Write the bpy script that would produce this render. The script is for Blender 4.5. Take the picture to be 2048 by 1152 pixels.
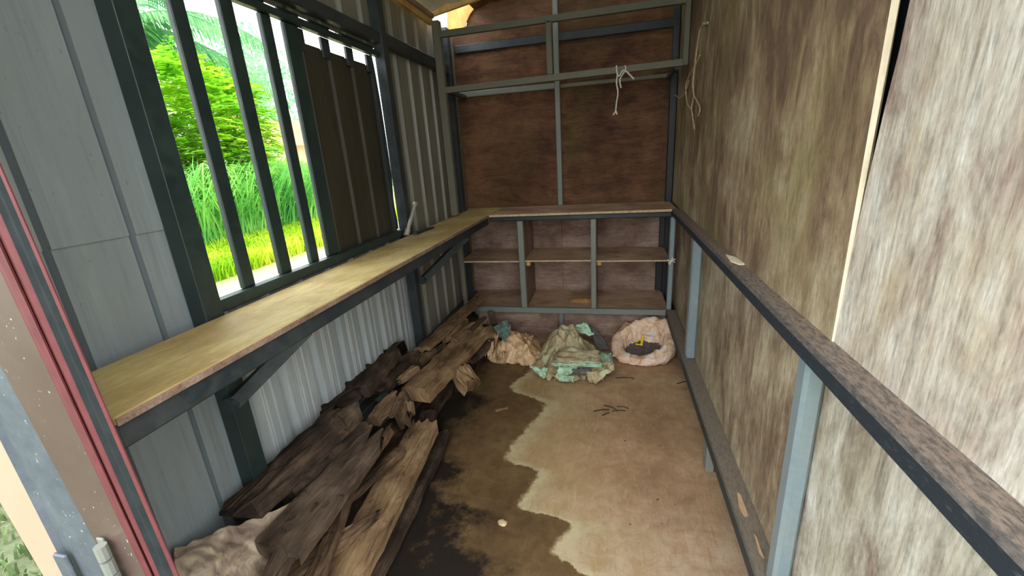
import bpy, math, random
from mathutils import Vector, Matrix, noise
random.seed(7)
R_ = random.Random(11)
for o in list(bpy.data.objects): bpy.data.objects.remove(o)
SC = bpy.context.scene
COL = SC.collection

# ---------------------------------------------------------------- camera, world, exposure
S = 0.37            # metres per design unit (counter top is one unit below the eye)
H = 3.45            # eye height above the floor in units
F = 850.6
YAW, PITCH, ROLL = -0.23771, -0.30262, -0.06504
cy, sy, cp, sp, cr, sr = math.cos(YAW), math.sin(YAW), math.cos(PITCH), math.sin(PITCH), math.cos(ROLL), math.sin(ROLL)
FWD = Vector((sy*cp, cy*cp, sp)); r0 = Vector((cy, -sy, 0)); u0 = r0.cross(FWD)
RIGHT = cr*r0 + sr*u0; UP = -sr*r0 + cr*u0
def W(p):           # design units -> metres, floor at zero
    return Vector((p[0]*S, p[1]*S, (p[2]+H)*S))
cam_d = bpy.data.cameras.new('camera'); cam = bpy.data.objects.new('camera', cam_d); COL.objects.link(cam)
M = Matrix((( RIGHT.x, UP.x, -FWD.x), (RIGHT.y, UP.y, -FWD.y), (RIGHT.z, UP.z, -FWD.z))).to_4x4()
M.translation = W((0, 0, 0)); cam.matrix_world = M
cam_d.sensor_width = 36; cam_d.lens = F/2048*36; cam_d.clip_start = 0.02; cam_d.clip_end = 500
SC.camera = cam
def ray(u, v): return RIGHT*((u-1024)/F) + UP*(-(v-576)/F) + FWD
def onz(u, v, z): d = ray(u, v); return d*(z/d.z)
def onx(u, v, x): d = ray(u, v); return d*(x/d.x)
def ony(u, v, y): d = ray(u, v); return d*(y/d.y)

world = bpy.data.worlds.new('World'); SC.world = world; world.use_nodes = True
wn = world.node_tree.nodes; wl = world.node_tree.links
bg = wn['Background']; bg.inputs[0].default_value = (0.93, 0.98, 1.0, 1); bg.inputs[1].default_value = 3.2
SC.view_settings.view_transform = 'Standard'; SC.view_settings.look = 'None'
SC.view_settings.gamma = 1; SC.view_settings.use_curve_mapping = False
SC.view_settings.exposure = 0.55

# ---------------------------------------------------------------- materials
def lin(c):
    return tuple(((x/255)/12.92 if x/255 <= .04045 else ((x/255+.055)/1.055)**2.4) for x in c) + (1,)
class NT:
    def __init__(s, name):
        s.m = bpy.data.materials.new(name); s.m.use_nodes = True
        s.n = s.m.node_tree.nodes; s.l = s.m.node_tree.links
        s.b = s.n['Principled BSDF']; s.tc = s.n.new('ShaderNodeTexCoord')
    def put(s, sock, v):
        if hasattr(v, 'is_linked') or hasattr(v, 'links'): s.l.new(v, sock)
        else: sock.default_value = v
    def map(s, scale, rot=(0,0,0), loc=(0,0,0)):
        n = s.n.new('ShaderNodeMapping'); s.l.new(s.tc.outputs['Object'], n.inputs[0])
        n.inputs['Scale'].default_value = scale; n.inputs['Rotation'].default_value = rot; n.inputs['Location'].default_value = loc
        return n.outputs[0]
    def noise(s, vec, scale=1, detail=5, rough=.6, dist=0):
        n = s.n.new('ShaderNodeTexNoise'); s.l.new(vec, n.inputs['Vector'])
        n.inputs['Scale'].default_value = scale; n.inputs['Detail'].default_value = detail
        n.inputs['Roughness'].default_value = rough; n.inputs['Distortion'].default_value = dist
        return n.outputs['Fac']
    def ramp(s, fac, stops):
        n = s.n.new('ShaderNodeValToRGB'); s.l.new(fac, n.inputs[0])
        e = n.color_ramp.elements
        while len(e) < len(stops): e.new(.5)
        for k, (p, c) in enumerate(stops):
            e[k].position = p; e[k].color = c if len(c) == 4 else tuple(c)+(1,)
        return n.outputs[0]
    def mix(s, fac, a, b, mode='MIX'):
        n = s.n.new('ShaderNodeMix'); n.data_type = 'RGBA'; n.blend_type = mode
        s.put(n.inputs[0], fac); s.put(n.inputs[6], a); s.put(n.inputs[7], b); return n.outputs[2]
    def math(s, op, a, b=0, clamp=False):
        n = s.n.new('ShaderNodeMath'); n.operation = op; n.use_clamp = clamp
        s.put(n.inputs[0], a); s.put(n.inputs[1], b); return n.outputs[0]
    def mrange(s, v, a, b, c=0, d=1):
        n = s.n.new('ShaderNodeMapRange'); s.put(n.inputs[0], v)
        for k, q in enumerate((a, b, c, d)): n.inputs[k+1].default_value = q
        return n.outputs[0]
    def bump(s, h, strength=.3, dist=.01):
        n = s.n.new('ShaderNodeBump'); s.l.new(h, n.inputs['Height'])
        n.inputs['Strength'].default_value = strength; n.inputs['Distance'].default_value = dist
        s.l.new(n.outputs[0], s.b.inputs['Normal'])
    def out(s, col, rough=.7, metal=0, spec=.3):
        s.put(s.b.inputs['Base Color'], col); s.put(s.b.inputs['Roughness'], rough)
        s.b.inputs['Metallic'].default_value = metal; s.b.inputs['Specular IOR Level'].default_value = spec
        return s.m

def ply_mat(name, dark, mid, light, patch=None, grain='z', pw=.5, loc=(0,0,0), fine=.5, rough=.75):
    t = NT(name)
    perm = {'z': lambda a, b: (a, a, b), 'x': lambda a, b: (b, a, a), 'y': lambda a, b: (a, b, a)}[grain]
    f1 = t.noise(t.map(perm(210, 24), loc=loc), 1, 5, .7)          # fibres
    f2 = t.noise(t.map(perm(56, 6), loc=loc), 1, 5, .65, .5)     # streaks
    sp = t.noise(t.map(perm(120, 60), loc=loc), 1, 4, .75)         # speckle
    md = t.noise(t.map(perm(11, 5), loc=loc), 1, 5, .65, .6)       # blotches
    big = t.noise(t.map((2.4, 2.4, 1.7), loc=loc), 1, 5, .6, .4)
    base = t.math('ADD', t.math('MULTIPLY', big, .55), t.math('MULTIPLY', md, .45))
    c = t.ramp(base, [(.41, lin(dark)), (.5, lin(mid)), (.59, lin(light))])
    if patch:
        b2 = t.noise(t.map((2.0, 2.0, 1.3), loc=(loc[0]+7, loc[1]+3, loc[2]+1)), 1, 5, .6, .6)
        c = t.mix(t.mrange(b2, .48, .66, 0, pw), c, lin(patch))
    g = t.math('ADD', t.math('MULTIPLY', f1, .45), t.math('ADD', t.math('MULTIPLY', f2, .35), t.math('MULTIPLY', sp, .2)))
    m = t.ramp(g, [(.36, (1-fine,)*3), (.49, (1, 1, 1)), (.64, (1+fine,)*3)])
    c = t.mix(1.0, c, m, 'MULTIPLY')
    t.bump(t.math('ADD', f1, md), .3, .002)
    return t.out(c, rough)

def steel_mat(name, base, dust, dw=.5, rough=.5, metal=.0, scale=30):
    t = NT(name)
    n1 = t.noise(t.map((scale, scale, scale)), 1, 6, .7)
    n2 = t.noise(t.map((5, 5, 5)), 1, 4, .6)
    f = t.mrange(t.math('ADD', t.math('MULTIPLY', n1, .5), t.math('MULTIPLY', n2, .5)), .42, .66, 0, dw)
    c = t.mix(f, lin(base), lin(dust)); t.bump(n1, .15, .002)
    return t.out(c, t.mrange(n1, .3, .7, rough-.1, rough+.15), metal, .5)

def speckled(name, base, dust, dw, rough, scale):
    t = NT(name)
    n1 = t.noise(t.map((scale,)*3), 1, 6, .7); n2 = t.noise(t.map((5, 5, 5)), 1, 4, .6)
    c = t.mix(t.mrange(t.math('ADD', t.math('MULTIPLY', n1, .5), t.math('MULTIPLY', n2, .5)), .42, .66, 0, dw), lin(base), lin(dust))
    sp = t.noise(t.map((150, 150, 90)), 1, 3, .6); wh = t.noise(t.map((8, 8, 5)), 1, 3, .6)
    c = t.mix(t.math('MULTIPLY', t.mrange(sp, .66, .70), t.mrange(wh, .48, .58)), c, lin((214, 206, 200)))
    t.bump(n1, .12, .002)
    return t.out(c, rough, 0, .5)
def dusty_steel(name, base, dust, lo=.3):   # steel with settled dust on upward faces
    t = NT(name)
    g = t.n.new('ShaderNodeNewGeometry'); sx = t.n.new('ShaderNodeSeparateXYZ'); t.l.new(g.outputs['Normal'], sx.inputs[0])
    n1 = t.noise(t.map((150, 45, 150)), 1, 7, .78)
    up = t.mrange(sx.outputs[2], .5, .95)
    f = t.math('MULTIPLY', up, t.mrange(n1, lo, .55, .35, 1))
    side = t.mrange(n1, .55, .75, 0, .5)
    c = t.mix(side, lin(base), lin((120, 125, 125)))
    c = t.mix(f, c, lin(dust)); t.bump(n1, .4, .003)
    return t.out(c, .6, 0, .4)

def plain(name, c, rough=.6, var=.25, scale=20, metal=0, spec=.35):
    t = NT(name)
    n = t.noise(t.map((scale,)*3), 1, 5, .65)
    c0 = lin(c); a = tuple(x*(1-var) for x in c0[:3])+(1,); b = tuple(min(1, x*(1+var)) for x in c0[:3])+(1,)
    return t.out(t.ramp(n, [(.3, a), (.7, b)]), rough, metal, spec)

MAT = {}
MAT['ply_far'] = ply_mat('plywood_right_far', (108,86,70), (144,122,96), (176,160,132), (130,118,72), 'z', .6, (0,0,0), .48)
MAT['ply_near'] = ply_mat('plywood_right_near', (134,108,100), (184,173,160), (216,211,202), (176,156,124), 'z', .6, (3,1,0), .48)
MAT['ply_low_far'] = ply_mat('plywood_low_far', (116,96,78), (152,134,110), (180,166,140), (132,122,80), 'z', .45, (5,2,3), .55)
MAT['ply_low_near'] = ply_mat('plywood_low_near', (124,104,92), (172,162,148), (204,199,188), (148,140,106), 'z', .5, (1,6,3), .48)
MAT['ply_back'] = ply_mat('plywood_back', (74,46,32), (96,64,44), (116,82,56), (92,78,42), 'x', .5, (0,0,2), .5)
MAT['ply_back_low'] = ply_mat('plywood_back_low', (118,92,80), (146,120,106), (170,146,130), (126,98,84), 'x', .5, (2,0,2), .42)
MAT['ply_orange'] = ply_mat('plywood_raw', (190,130,70), (214,156,88), (228,178,110), None, 'z', .3, (1,1,1), .25)
MAT['shelf'] = ply_mat('dusty_shelf', (152,122,98), (178,148,122), (200,172,144), (194,162,126), 'x', .5, (4,0,2), .25)
MAT['counter'] = ply_mat('counter_plywood', (178,152,96), (200,176,116), (214,194,136), (164,134,90), 'y', .45, (4,5,2), .2, .55)
MAT['ply_edge'] = ply_mat('plywood_edge', (206,190,160), (222,208,180), (234,222,200), None, 'z', .3, (0,4,0), .2)
MAT['board_edge'] = plain('board_edge', (196,172,140), .7, .25, 40)
MAT['steel_dark'] = steel_mat('dark_steel', (40,48,54), (92,96,94), .4, .45)
MAT['steel_navy'] = steel_mat('navy_steel', (24,29,34), (66,64,60), .3, .45)
MAT['steel_grey'] = steel_mat('grey_steel', (122,128,124), (150,140,120), .5, .5)
MAT['steel_olive'] = steel_mat('dusty_steel', (104,104,92), (132,118,92), .5, .6)
MAT['steel_light'] = steel_mat('galvanised_post', (132,150,158), (164,172,168), .5, .38, .25, 60)
MAT['steel_green'] = steel_mat('green_grey_steel', (34,48,47), (60,76,71), .5, .4)
MAT['ledge'] = dusty_steel('dusty_ledge', (36,44,52), (140,124,112), .42)
MAT['ledge_low'] = dusty_steel('dusty_low_rail', (50,54,56), (132,120,106), .3)
def corr_mat(name, a, b, dirt, dw):
    t = NT(name)
    st = t.noise(t.map((45, 45, 1.6)), 1, 6, .7); big = t.noise(t.map((4, 4, 1.2)), 1, 5, .6)
    c = t.mix(t.mrange(st, .35, .65), lin(a), lin(b))
    sp = t.noise(t.map((90, 90, 50)), 1, 3, .6)
    f = t.math('MULTIPLY', t.mrange(big, .45, .65), t.mrange(st, .45, .62))
    c = t.mix(t.math('MULTIPLY', f, dw), c, lin(dirt))
    c = t.mix(t.mrange(sp, .68, .74, 0, .6), c, lin(dirt))
    return t.out(c, .42, 0, .5)
MAT['corr'] = corr_mat('painted_corrugated', (130,140,143), (152,160,162), (98,95,92), .6)
MAT['corr_low'] = corr_mat('lower_corrugated', (152,160,162), (184,189,190), (112,104,108), .7)
MAT['corr_far'] = corr_mat('dusty_corrugated', (118,116,104), (146,142,128), (80,74,64), .7)
MAT['corr_dark'] = corr_mat('grimy_backlit_corrugated', (50,48,40), (74,68,54), (26,26,22), .8)  # grime plus the shade of a backlit sheet, both in the colour
MAT['maroon'] = plain('maroon_paint', (104,54,56), .6, .18, 24, 0, .2)
MAT['brown_gloss'] = speckled('brown_paint', (90,72,66), (112,94,86), .4, .3, 12)
MAT['dark_leaf'] = plain('dark_door_leaf', (40,44,46), .8, .3, 20, 0, .1)
MAT['bluegrey'] = speckled('bluegrey_steel', (76,82,92), (120,124,130), .5, .4, 30)
MAT['peach'] = plain('peach_paint', (192,152,130), .6, .05, 6)
MAT['white_roof'] = corr_mat('white_roof_sheet', (226,224,214), (236,234,226), (176,164,140), .4)
MAT['batten'] = ply_mat('raw_batten', (190,140,80), (214,170,104), (228,190,130), None, 'y', .3, (2,2,2), .25)
MAT['string'] = plain('straw_string', (196,172,132), .8, .3, 60)
MAT['white_string'] = plain('white_string', (222,216,200), .8, .2, 60)
MAT['bolt'] = steel_mat('pale_metal', (176,172,158), (112,104,92), .7, .4, .3, 80)
MAT['clay'] = plain('clay', (196,160,124), .85, .15, 30)
MAT['concrete_out'] = plain('outdoor_path', (186,172,140), .9, .25, 6)

def wood_old(name, dark, mid, light, fine=.55, loc=(0,0,0)):
    t = NT(name)
    uv = t.n.new('ShaderNodeUVMap'); 
    mp = t.n.new('ShaderNodeMapping'); t.l.new(uv.outputs[0], mp.inputs[0]); mp.inputs['Scale'].default_value = (7, 80, 1); mp.inputs['Location'].default_value = loc
    st = t.noise(mp.outputs[0], 1, 7, .7, .6)
    mp2 = t.n.new('ShaderNodeMapping'); t.l.new(uv.outputs[0], mp2.inputs[0]); mp2.inputs['Scale'].default_value = (5, 9, 1); mp2.inputs['Location'].default_value = loc
    big = t.noise(mp2.outputs[0], 1, 4, .6, .3)
    c = t.ramp(big, [(.32, lin(dark)), (.5, lin(mid)), (.7, lin(light))])
    m = t.ramp(st, [(.32, (1-fine*1.2,)*3), (.5, (1, 1, 1)), (.72, (1+fine*.7,)*3)])
    c = t.mix(1.0, c, m, 'MULTIPLY'); ck = t.noise(mp2.outputs[0], 2.6, 7, .75, .8); c = t.mix(t.mrange(ck, .58, .66, 0, .75), c, lin(tuple(q*.45 for q in dark)))
    t.bump(t.math('ADD', st, ck), .8, .006)
    return t.out(c, .85, 0, .2)
MAT['wood_a'] = wood_old('rotten_wood_brown', (60,46,35), (104,82,62), (146,118,90))
MAT['wood_b'] = wood_old('rotten_wood_dark', (40,32,27), (70,56,46), (104,85,68), .6, (3,1,0))
MAT['wood_c'] = wood_old('rotten_wood_golden', (96,74,52), (138,110,80), (174,144,108), .5, (1,4,0))
MAT['wood_d'] = wood_old('rotten_wood_grey', (66,54,45), (97,80,66), (126,107,90), .4, (6,2,0))

def sack_mat(name, a, b, c3, rough=.55):
    t = NT(name)
    n1 = t.noise(t.map((16,16,16)), 1, 5, .65, 1.0); n2 = t.noise(t.map((5,5,5), loc=(2,2,2)), 1, 3, .5, .6)
    c = t.ramp(n1, [(.34, lin(a)), (.5, lin(b)), (.66, lin(c3))])
    c = t.mix(t.mrange(n2, .5, .7, 0, .5), c, lin(b))
    w = t.noise(t.map((240,240,240)), 1, 2, .5); t.bump(t.math('ADD', n1, t.math('MULTIPLY', w, .15)), .5, .01)
    return t.out(c, rough, 0, .35)
MAT['sack_beige'] = sack_mat('beige_sack', (142,108,76), (206,168,126), (236,208,168))
MAT['sack_tarp'] = sack_mat('muddy_green_sheet', (146,126,94), (184,166,130), (196,204,166))
MAT['sack_mint'] = sack_mat('mint_sheet', (150,152,118), (166,204,172), (206,228,202), .4)
MAT['sack_peach'] = sack_mat('peach_sack', (186,142,108), (236,200,170), (250,232,218), .5)
MAT['sack_old'] = sack_mat('dirty_cream_sack', (112,94,82), (160,140,122), (206,186,156))
MAT['sack_inside'] = plain('sack_inside', (98,92,92), .6, .4, 30)
MAT['plastic_white'] = plain('white_plastic', (226,226,232), .4, .06, 20)
MAT['plastic_green'] = plain('clear_green_plastic', (104,128,120), .18, .35, 22, 0, .7)
MAT['yellow'] = plain('yellow_plastic', (226,206,40), .45, .15, 30)
MAT['leaf'] = None
def leaf_mat(name, a, b, c3, tr=.45):
    t = NT(name)
    n1 = t.noise(t.map((1.3,1.3,1.3)), 1, 4, .6)
    ob = t.n.new('ShaderNodeNewGeometry')
    c = t.ramp(n1, [(.35, lin(a)), (.5, lin(b)), (.66, lin(c3))])
    c = t.mix(1.0, c, t.ramp(ob.outputs['Random Per Island'], [(0, (.7,.75,.7)), (1, (1.25,1.2,1.1))]), 'MULTIPLY')
    t.out(c, .6, 0, .2)
    tb = t.n.new('ShaderNodeBsdfTranslucent'); t.l.new(c, tb.inputs[0])
    ms = t.n.new('ShaderNodeMixShader'); ms.inputs[0].default_value = tr
    t.l.new(t.b.outputs[0], ms.inputs[1]); t.l.new(tb.outputs[0], ms.inputs[2])
    t.l.new(ms.outputs[0], t.n['Material Output'].inputs[0]); return t.m
MAT['leaf_bright'] = leaf_mat('bright_leaves', (124,196,56), (170,220,56), (220,234,90), .55)
MAT['leaf_mid'] = leaf_mat('mid_leaves', (120,190,90), (168,216,96), (206,228,110), .55)
MAT['leaf_palm'] = leaf_mat('palm_leaves', (76,140,92), (108,170,112), (150,196,146), .45)
MAT['leaf_soft'] = leaf_mat('small_leaves', (110,176,140), (146,198,156), (190,224,186), .5)
MAT['grass_tall'] = leaf_mat('tall_grass', (96,170,96), (134,206,110), (180,226,130), .45)
MAT['grass_short'] = leaf_mat('short_grass', (140,190,40), (186,216,50), (220,230,90), .45)
MAT['grass_dull'] = leaf_mat('dull_grass', (84,104,66), (112,132,88), (142,156,116), .2)
MAT['trunk'] = plain('trunk_bark', (120,104,84), .9, .3, 12)
MAT['roof_tile'] = plain('roof_tile', (206,140,104), .8, .25, 4)
MAT['house_wall'] = plain('house_wall', (226,216,200), .9, .1, 3)

# floor: dusty concrete with a wet stain whose edge carries a pale salt line
def floor_mat():
    t = NT('stained_concrete')
    sx = t.n.new('ShaderNodeSeparateXYZ'); t.l.new(t.tc.outputs['Object'], sx.inputs[0])
    px = [(1050,690),(1062,735),(1022,775),(1088,812),(1048,862),(1012,915),(1075,948),(1042,1008),(1060,1022),(1142,1050),(1106,1100),(1172,1146),(1210,1180)]
    pts = sorted([(onz(u, v, -H).y, onz(u, v, -H).x) for u, v in px])
    Y0, Y1, X0, X1 = 2.0, 7.2, -2.6, 1.2
    fc = t.n.new('ShaderNodeFloatCurve'); cv = fc.mapping.curves[0]
    pts = [(Y0, pts[0][1])] + pts + [(Y1, pts[-1][1]-.1)]
    while len(cv.points) < len(pts): cv.points.new(.5, .5)
    for k, (y, x) in enumerate(pts):
        cv.points[k].location = ((y-Y0)/(Y1-Y0), (x-X0)/(X1-X0)); cv.points[k].handle_type = 'AUTO_CLAMPED'
    fc.mapping.update()
    wob = t.noise(t.map((7,7,7)), 1, 6, .7); wob2 = t.noise(t.map((28,28,28)), 1, 4, .7)
    yy = t.math('ADD', sx.outputs[1], t.math('MULTIPLY', t.math('SUBTRACT', wob, .5), .06))
    t.l.new(t.mrange(yy, Y0*S, Y1*S), fc.inputs['Value'])
    bx = t.math('ADD', t.math('MULTIPLY', fc.outputs[0], (X1-X0)*S), X0*S)
    xx = t.math('ADD', sx.outputs[0], t.math('ADD', t.math('MULTIPLY', t.math('SUBTRACT', wob2, .5), .05), t.math('MULTIPLY', t.math('SUBTRACT', wob, .5), .06)))
    d = t.math('SUBTRACT', xx, bx)         # > 0 is dry
    fine = t.noise(t.map((130,130,130)), 1, 5, .75); big = t.noise(t.map((3,3,3), loc=(1,2,0)), 1, 6, .65, .4)
    med = t.noise(t.map((14,14,14), loc=(2,0,0)), 1, 6, .7, .5)
    scr = t.noise(t.map((60,7,1), (0,0,.8), (3,0,0)), 1, 5, .7, 1.4); scr2 = t.noise(t.map((60,6,1), (0,0,-.5), (9,0,0)), 1, 5, .7, 1.6)
    dry = t.ramp(t.math('ADD', t.math('MULTIPLY', big, .6), t.math('MULTIPLY', med, .4)), [(.38, lin((158,124,92))), (.5, lin((182,146,110))), (.62, lin((204,172,136)))])
    olive = t.mrange(d, .1, .45, .55, 0)
    dry = t.mix(olive, dry, lin((176,152,104)))
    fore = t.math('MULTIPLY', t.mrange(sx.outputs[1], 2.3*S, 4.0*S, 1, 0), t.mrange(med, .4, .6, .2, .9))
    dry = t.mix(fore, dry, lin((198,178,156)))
    dry = t.mix(t.mrange(scr, .56, .68, 0, .5), dry, lin((214,178,138)))
    dry = t.mix(t.mrange(scr2, .58, .7, 0, .45), dry, lin((140,106,78)))
    dry = t.mix(t.mrange(fine, .6, .68, 0, .75), dry, lin((88,70,54)))
    spk = t.noise(t.map((36,36,36), loc=(4,4,0)), 1, 2, .5)
    dry = t.mix(t.mrange(spk, .72, .76, 0, .8), dry, lin((60,46,38)))
    crust = t.noise(t.map((20,20,20), loc=(0,7,0)), 1, 7, .75)
    bw = t.math('ADD', .02, t.math('MULTIPLY', big, .16))
    band = t.math('MULTIPLY', t.mrange(d, -.012, .006), t.math('SUBTRACT', 1, t.math('DIVIDE', d, bw), True))
    dry = t.mix(t.math('MULTIPLY', band, t.mrange(crust, .38, .58, .25, 1)), dry, lin((204,192,152)))
    wet = t.ramp(t.math('ADD', t.math('MULTIPLY', big, .5), t.math('MULTIPLY', med, .5)), [(.36, lin((92,70,48))), (.5, lin((112,88,58))), (.64, lin((130,106,74)))])
    blk = t.noise(t.map((9,9,9), loc=(5,1,0)), 1, 8, .78)
    nearp = t.mrange(d, -.44, -.22, 1, 0)
    wet = t.mix(t.math('MULTIPLY', t.mrange(t.math('ADD', blk, t.math('MULTIPLY', nearp, .34)), .56, .80), .95), wet, lin((30,27,26)))
    wet = t.mix(t.mrange(fine, .58, .66, 0, .6), wet, lin((36,30,26)))
    f = t.mrange(t.math('ADD', d, t.math('MULTIPLY', t.math('SUBTRACT', crust, .5), .03)), -.014, .010)
    c = t.mix(f, wet, dry); t.bump(t.math('ADD', fine, t.math('ADD', scr, scr2)), .3, .004)
    return t.out(c, t.mrange(f, 0, 1, .5, .85), 0, .3)
MAT['floor'] = floor_mat()
def ground_mat():
    t = NT('grassy_ground')
    n = t.noise(t.map((2,2,2)), 1, 6, .7); n2 = t.noise(t.map((30,30,30)), 1, 4, .7)
    c = t.ramp(n, [(.35, lin((186,168,128))), (.5, lin((150,160,74))), (.66, lin((128,170,50)))])
    c = t.mix(t.mrange(n2, .4, .7, 0, .4), c, lin((206,190,150)))
    sx = t.n.new('ShaderNodeSeparateXYZ'); t.l.new(t.tc.outputs['Object'], sx.inputs[0])
    xb = t.math('ADD', sx.outputs[0], t.math('MULTIPLY', n, 1.6))
    c = t.mix(t.math('MULTIPLY', t.mrange(xb, -4.4, -3.6, 0, .9), t.mrange(sx.outputs[1], 1.5, 2.2)), c, t.ramp(n2, [(.35, lin((168,156,128))), (.65, lin((206,196,164)))]))
    c = t.mix(t.mrange(sx.outputs[1], 2.0, 1.2), c, t.ramp(n2, [(.35, lin((96,104,76))), (.65, lin((128,134,104)))]))
    return t.out(c, .9, 0, .1)
MAT['ground'] = ground_mat()

# ---------------------------------------------------------------- mesh helpers
class MB:
    def __init__(s): s.v = []; s.f = []; s.uv = []
    def add(s, vs, fs, uvs=None):
        n = len(s.v); s.v += [Vector(v) for v in vs]; s.f += [tuple(i+n for i in f) for f in fs]
        s.uv += list(uvs) if uvs else [(v[1]*.3, v[0]*.3) for v in vs]
    def box(s, a, b, bev=.012):
        x0, y0, z0 = [min(a[i], b[i]) for i in range(3)]; x1, y1, z1 = [max(a[i], b[i]) for i in range(3)]
        b_ = min(bev, .35*min(x1-x0, y1-y0, z1-z0)); vs = []; idx = {}
        for ix, X in enumerate((x0, x1)):
            for iy, Y in enumerate((y0, y1)):
                for iz, Z in enumerate((z0, z1)):
                    dx, dy, dz = (b_ if ix == 0 else -b_), (b_ if iy == 0 else -b_), (b_ if iz == 0 else -b_)
                    for k, p in enumerate(((X, Y+dy, Z+dz), (X+dx, Y, Z+dz), (X+dx, Y+dy, Z))):
                        idx[(ix, iy, iz, k)] = len(vs); vs.append(p)
        fs = []
        for ax in range(3):
            o1, o2 = [(1, 2), (0, 2), (0, 1)][ax]
            for sd in (0, 1):
                q = []
                for (p, r) in ((0,0),(1,0),(1,1),(0,1)):
                    c = [0,0,0]; c[ax] = sd; c[o1] = p; c[o2] = r; q.append(idx[(*c, ax)])
                flip = (sd == 0) != (ax == 1)
                fs.append(tuple(reversed(q)) if flip else tuple(q))
        for ax in range(3):                   # edges
            o1, o2 = [(1, 2), (0, 2), (0, 1)][ax]
            for p in (0,1):
                for r in (0,1):
                    c0 = [0,0,0]; c0[o1] = p; c0[o2] = r; c1 = list(c0); c1[ax] = 1
                    fs.append((idx[(*c0,o1)], idx[(*c1,o1)], idx[(*c1,o2)], idx[(*c0,o2)]))
        for ix in (0,1):
            for iy in (0,1):
                for iz in (0,1): fs.append(tuple(idx[(ix,iy,iz,k)] for k in range(3)))
        s.add(vs, fs)
    def beam(s, p0, p1, w, h, up=(0,0,1)):
        p0, p1 = Vector(p0), Vector(p1); d = (p1-p0).normalized(); a = d.cross(Vector(up)).normalized(); b = a.cross(d)
        vs = [p + a*(w/2*i) + b*(h/2*j) for p in (p0, p1) for (i, j) in ((-1,-1),(1,-1),(1,1),(-1,1))]
        s.add(vs, [(0,1,2,3),(7,6,5,4),(0,4,5,1),(1,5,6,2),(2,6,7,3),(3,7,4,0)])
    def tube(s, pts, r, n=6, taper=None):
        pts = [Vector(p) for p in pts]; vs = []; fs = []
        for k, p in enumerate(pts):
            d = (pts[min(k+1, len(pts)-1)] - pts[max(k-1, 0)]).normalized()
            a = d.orthogonal().normalized(); 
            if k: a = (la - d*la.dot(d)).normalized()
            la = a; b = d.cross(a); rr = r*(1 if not taper else 1+(taper-1)*k/(len(pts)-1))
            vs += [p + (a*math.cos(t*2*math.pi/n) + b*math.sin(t*2*math.pi/n))*rr for t in range(n)]
        for k in range(len(pts)-1):
            for t in range(n): fs.append((k*n+t, k*n+(t+1)%n, (k+1)*n+(t+1)%n, (k+1)*n+t))
        fs += [tuple(reversed(range(n))), tuple(range((len(pts)-1)*n, len(pts)*n))]
        s.add(vs, fs)
    def prism(s, poly, a, b, axis):           # polygon in the two other axes, extruded along axis from a to b
        o = [(1,2),(0,2),(0,1)][axis]; vs = []
        for q in (a, b):
            for p in poly:
                c = [0,0,0]; c[axis] = q; c[o[0]] = p[0]; c[o[1]] = p[1]; vs.append(c)
        n = len(poly)
        s.add(vs, [tuple(range(n)), tuple(reversed(range(n, 2*n)))] + [(k, n+k, n+(k+1)%n, (k+1)%n) for k in range(n)])
    def grid(s, rows, closed_u=False, uvs=None):
        m = len(rows[0]); vs = [p for r in rows for p in r]; fs = []
        for i in range(len(rows)-1):
            for j in range(m if closed_u else m-1):
                fs.append((i*m+j, i*m+(j+1) % m, (i+1)*m+(j+1) % m, (i+1)*m+j))
        s.add(vs, fs, uvs)

def finish(name, mb, mat, parent=None, base=None, smooth=False, fixn=True):
    me = bpy.data.meshes.new(name)
    org = Vector(parent['_o']) if parent is not None and '_o' in parent else (W(base) if base is not None else Vector((0,0,0)))
    me.from_pydata([W(v)-org for v in mb.v], [], mb.f)
    uvl = me.uv_layers.new(name='UVMap')
    for l in me.loops: uvl.data[l.index].uv = mb.uv[l.vertex_index]
    if fixn:
        import bmesh
        bm = bmesh.new(); bm.from_mesh(me); bmesh.ops.recalc_face_normals(bm, faces=bm.faces); bm.to_mesh(me); bm.free()
    if smooth:
        for p in me.polygons: p.use_smooth = True
    me.materials.append(mat if not isinstance(mat, str) else MAT[mat])
    o = bpy.data.objects.new(name, me); COL.objects.link(o)
    if parent is not None: o.parent = parent
    else: o.location = org
    o['_o'] = tuple(org)
    return o
def empty(name, base):
    o = bpy.data.objects.new(name, None); COL.objects.link(o); o.location = W(base); o['_o'] = tuple(W(base))
    o.empty_display_size = .05; return o
def tag(o, label=None, cat=None, group=None, kind=None):
    if label: o['label'] = label
    if cat: o['category'] = cat
    if group: o['group'] = group
    if kind: o['kind'] = kind
    return o
def bx(name, a, b, mat, parent=None, base=None, bev=.012):
    m = MB(); m.box(a, b, bev); return finish(name, m, mat, parent, base)

XL, XR, YB, ZF = -2.92, 1.108, 8.5, -H
ZR = -2.76          # top of the low frame rails
# ---------------------------------------------------------------- setting: floor, ground
m = MB(); m.box((-3.1, -.6, ZF-.3), (1.75, 9.0, ZF), .02)
tag(finish('floor', m, 'floor'), 'dusty concrete floor with a wet brown stain', None, None, 'structure')
m = MB(); N = 30
m.grid([[(-60+i*4, -40+j*4, ZF-.12 + .06*noise.noise((i*.7, j*.7, 0))) for i in range(N+1)] for j in range(N+1)])
tag(finish('ground', m, 'ground'), 'grassy ground around the shed', None, None, 'structure')

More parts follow.
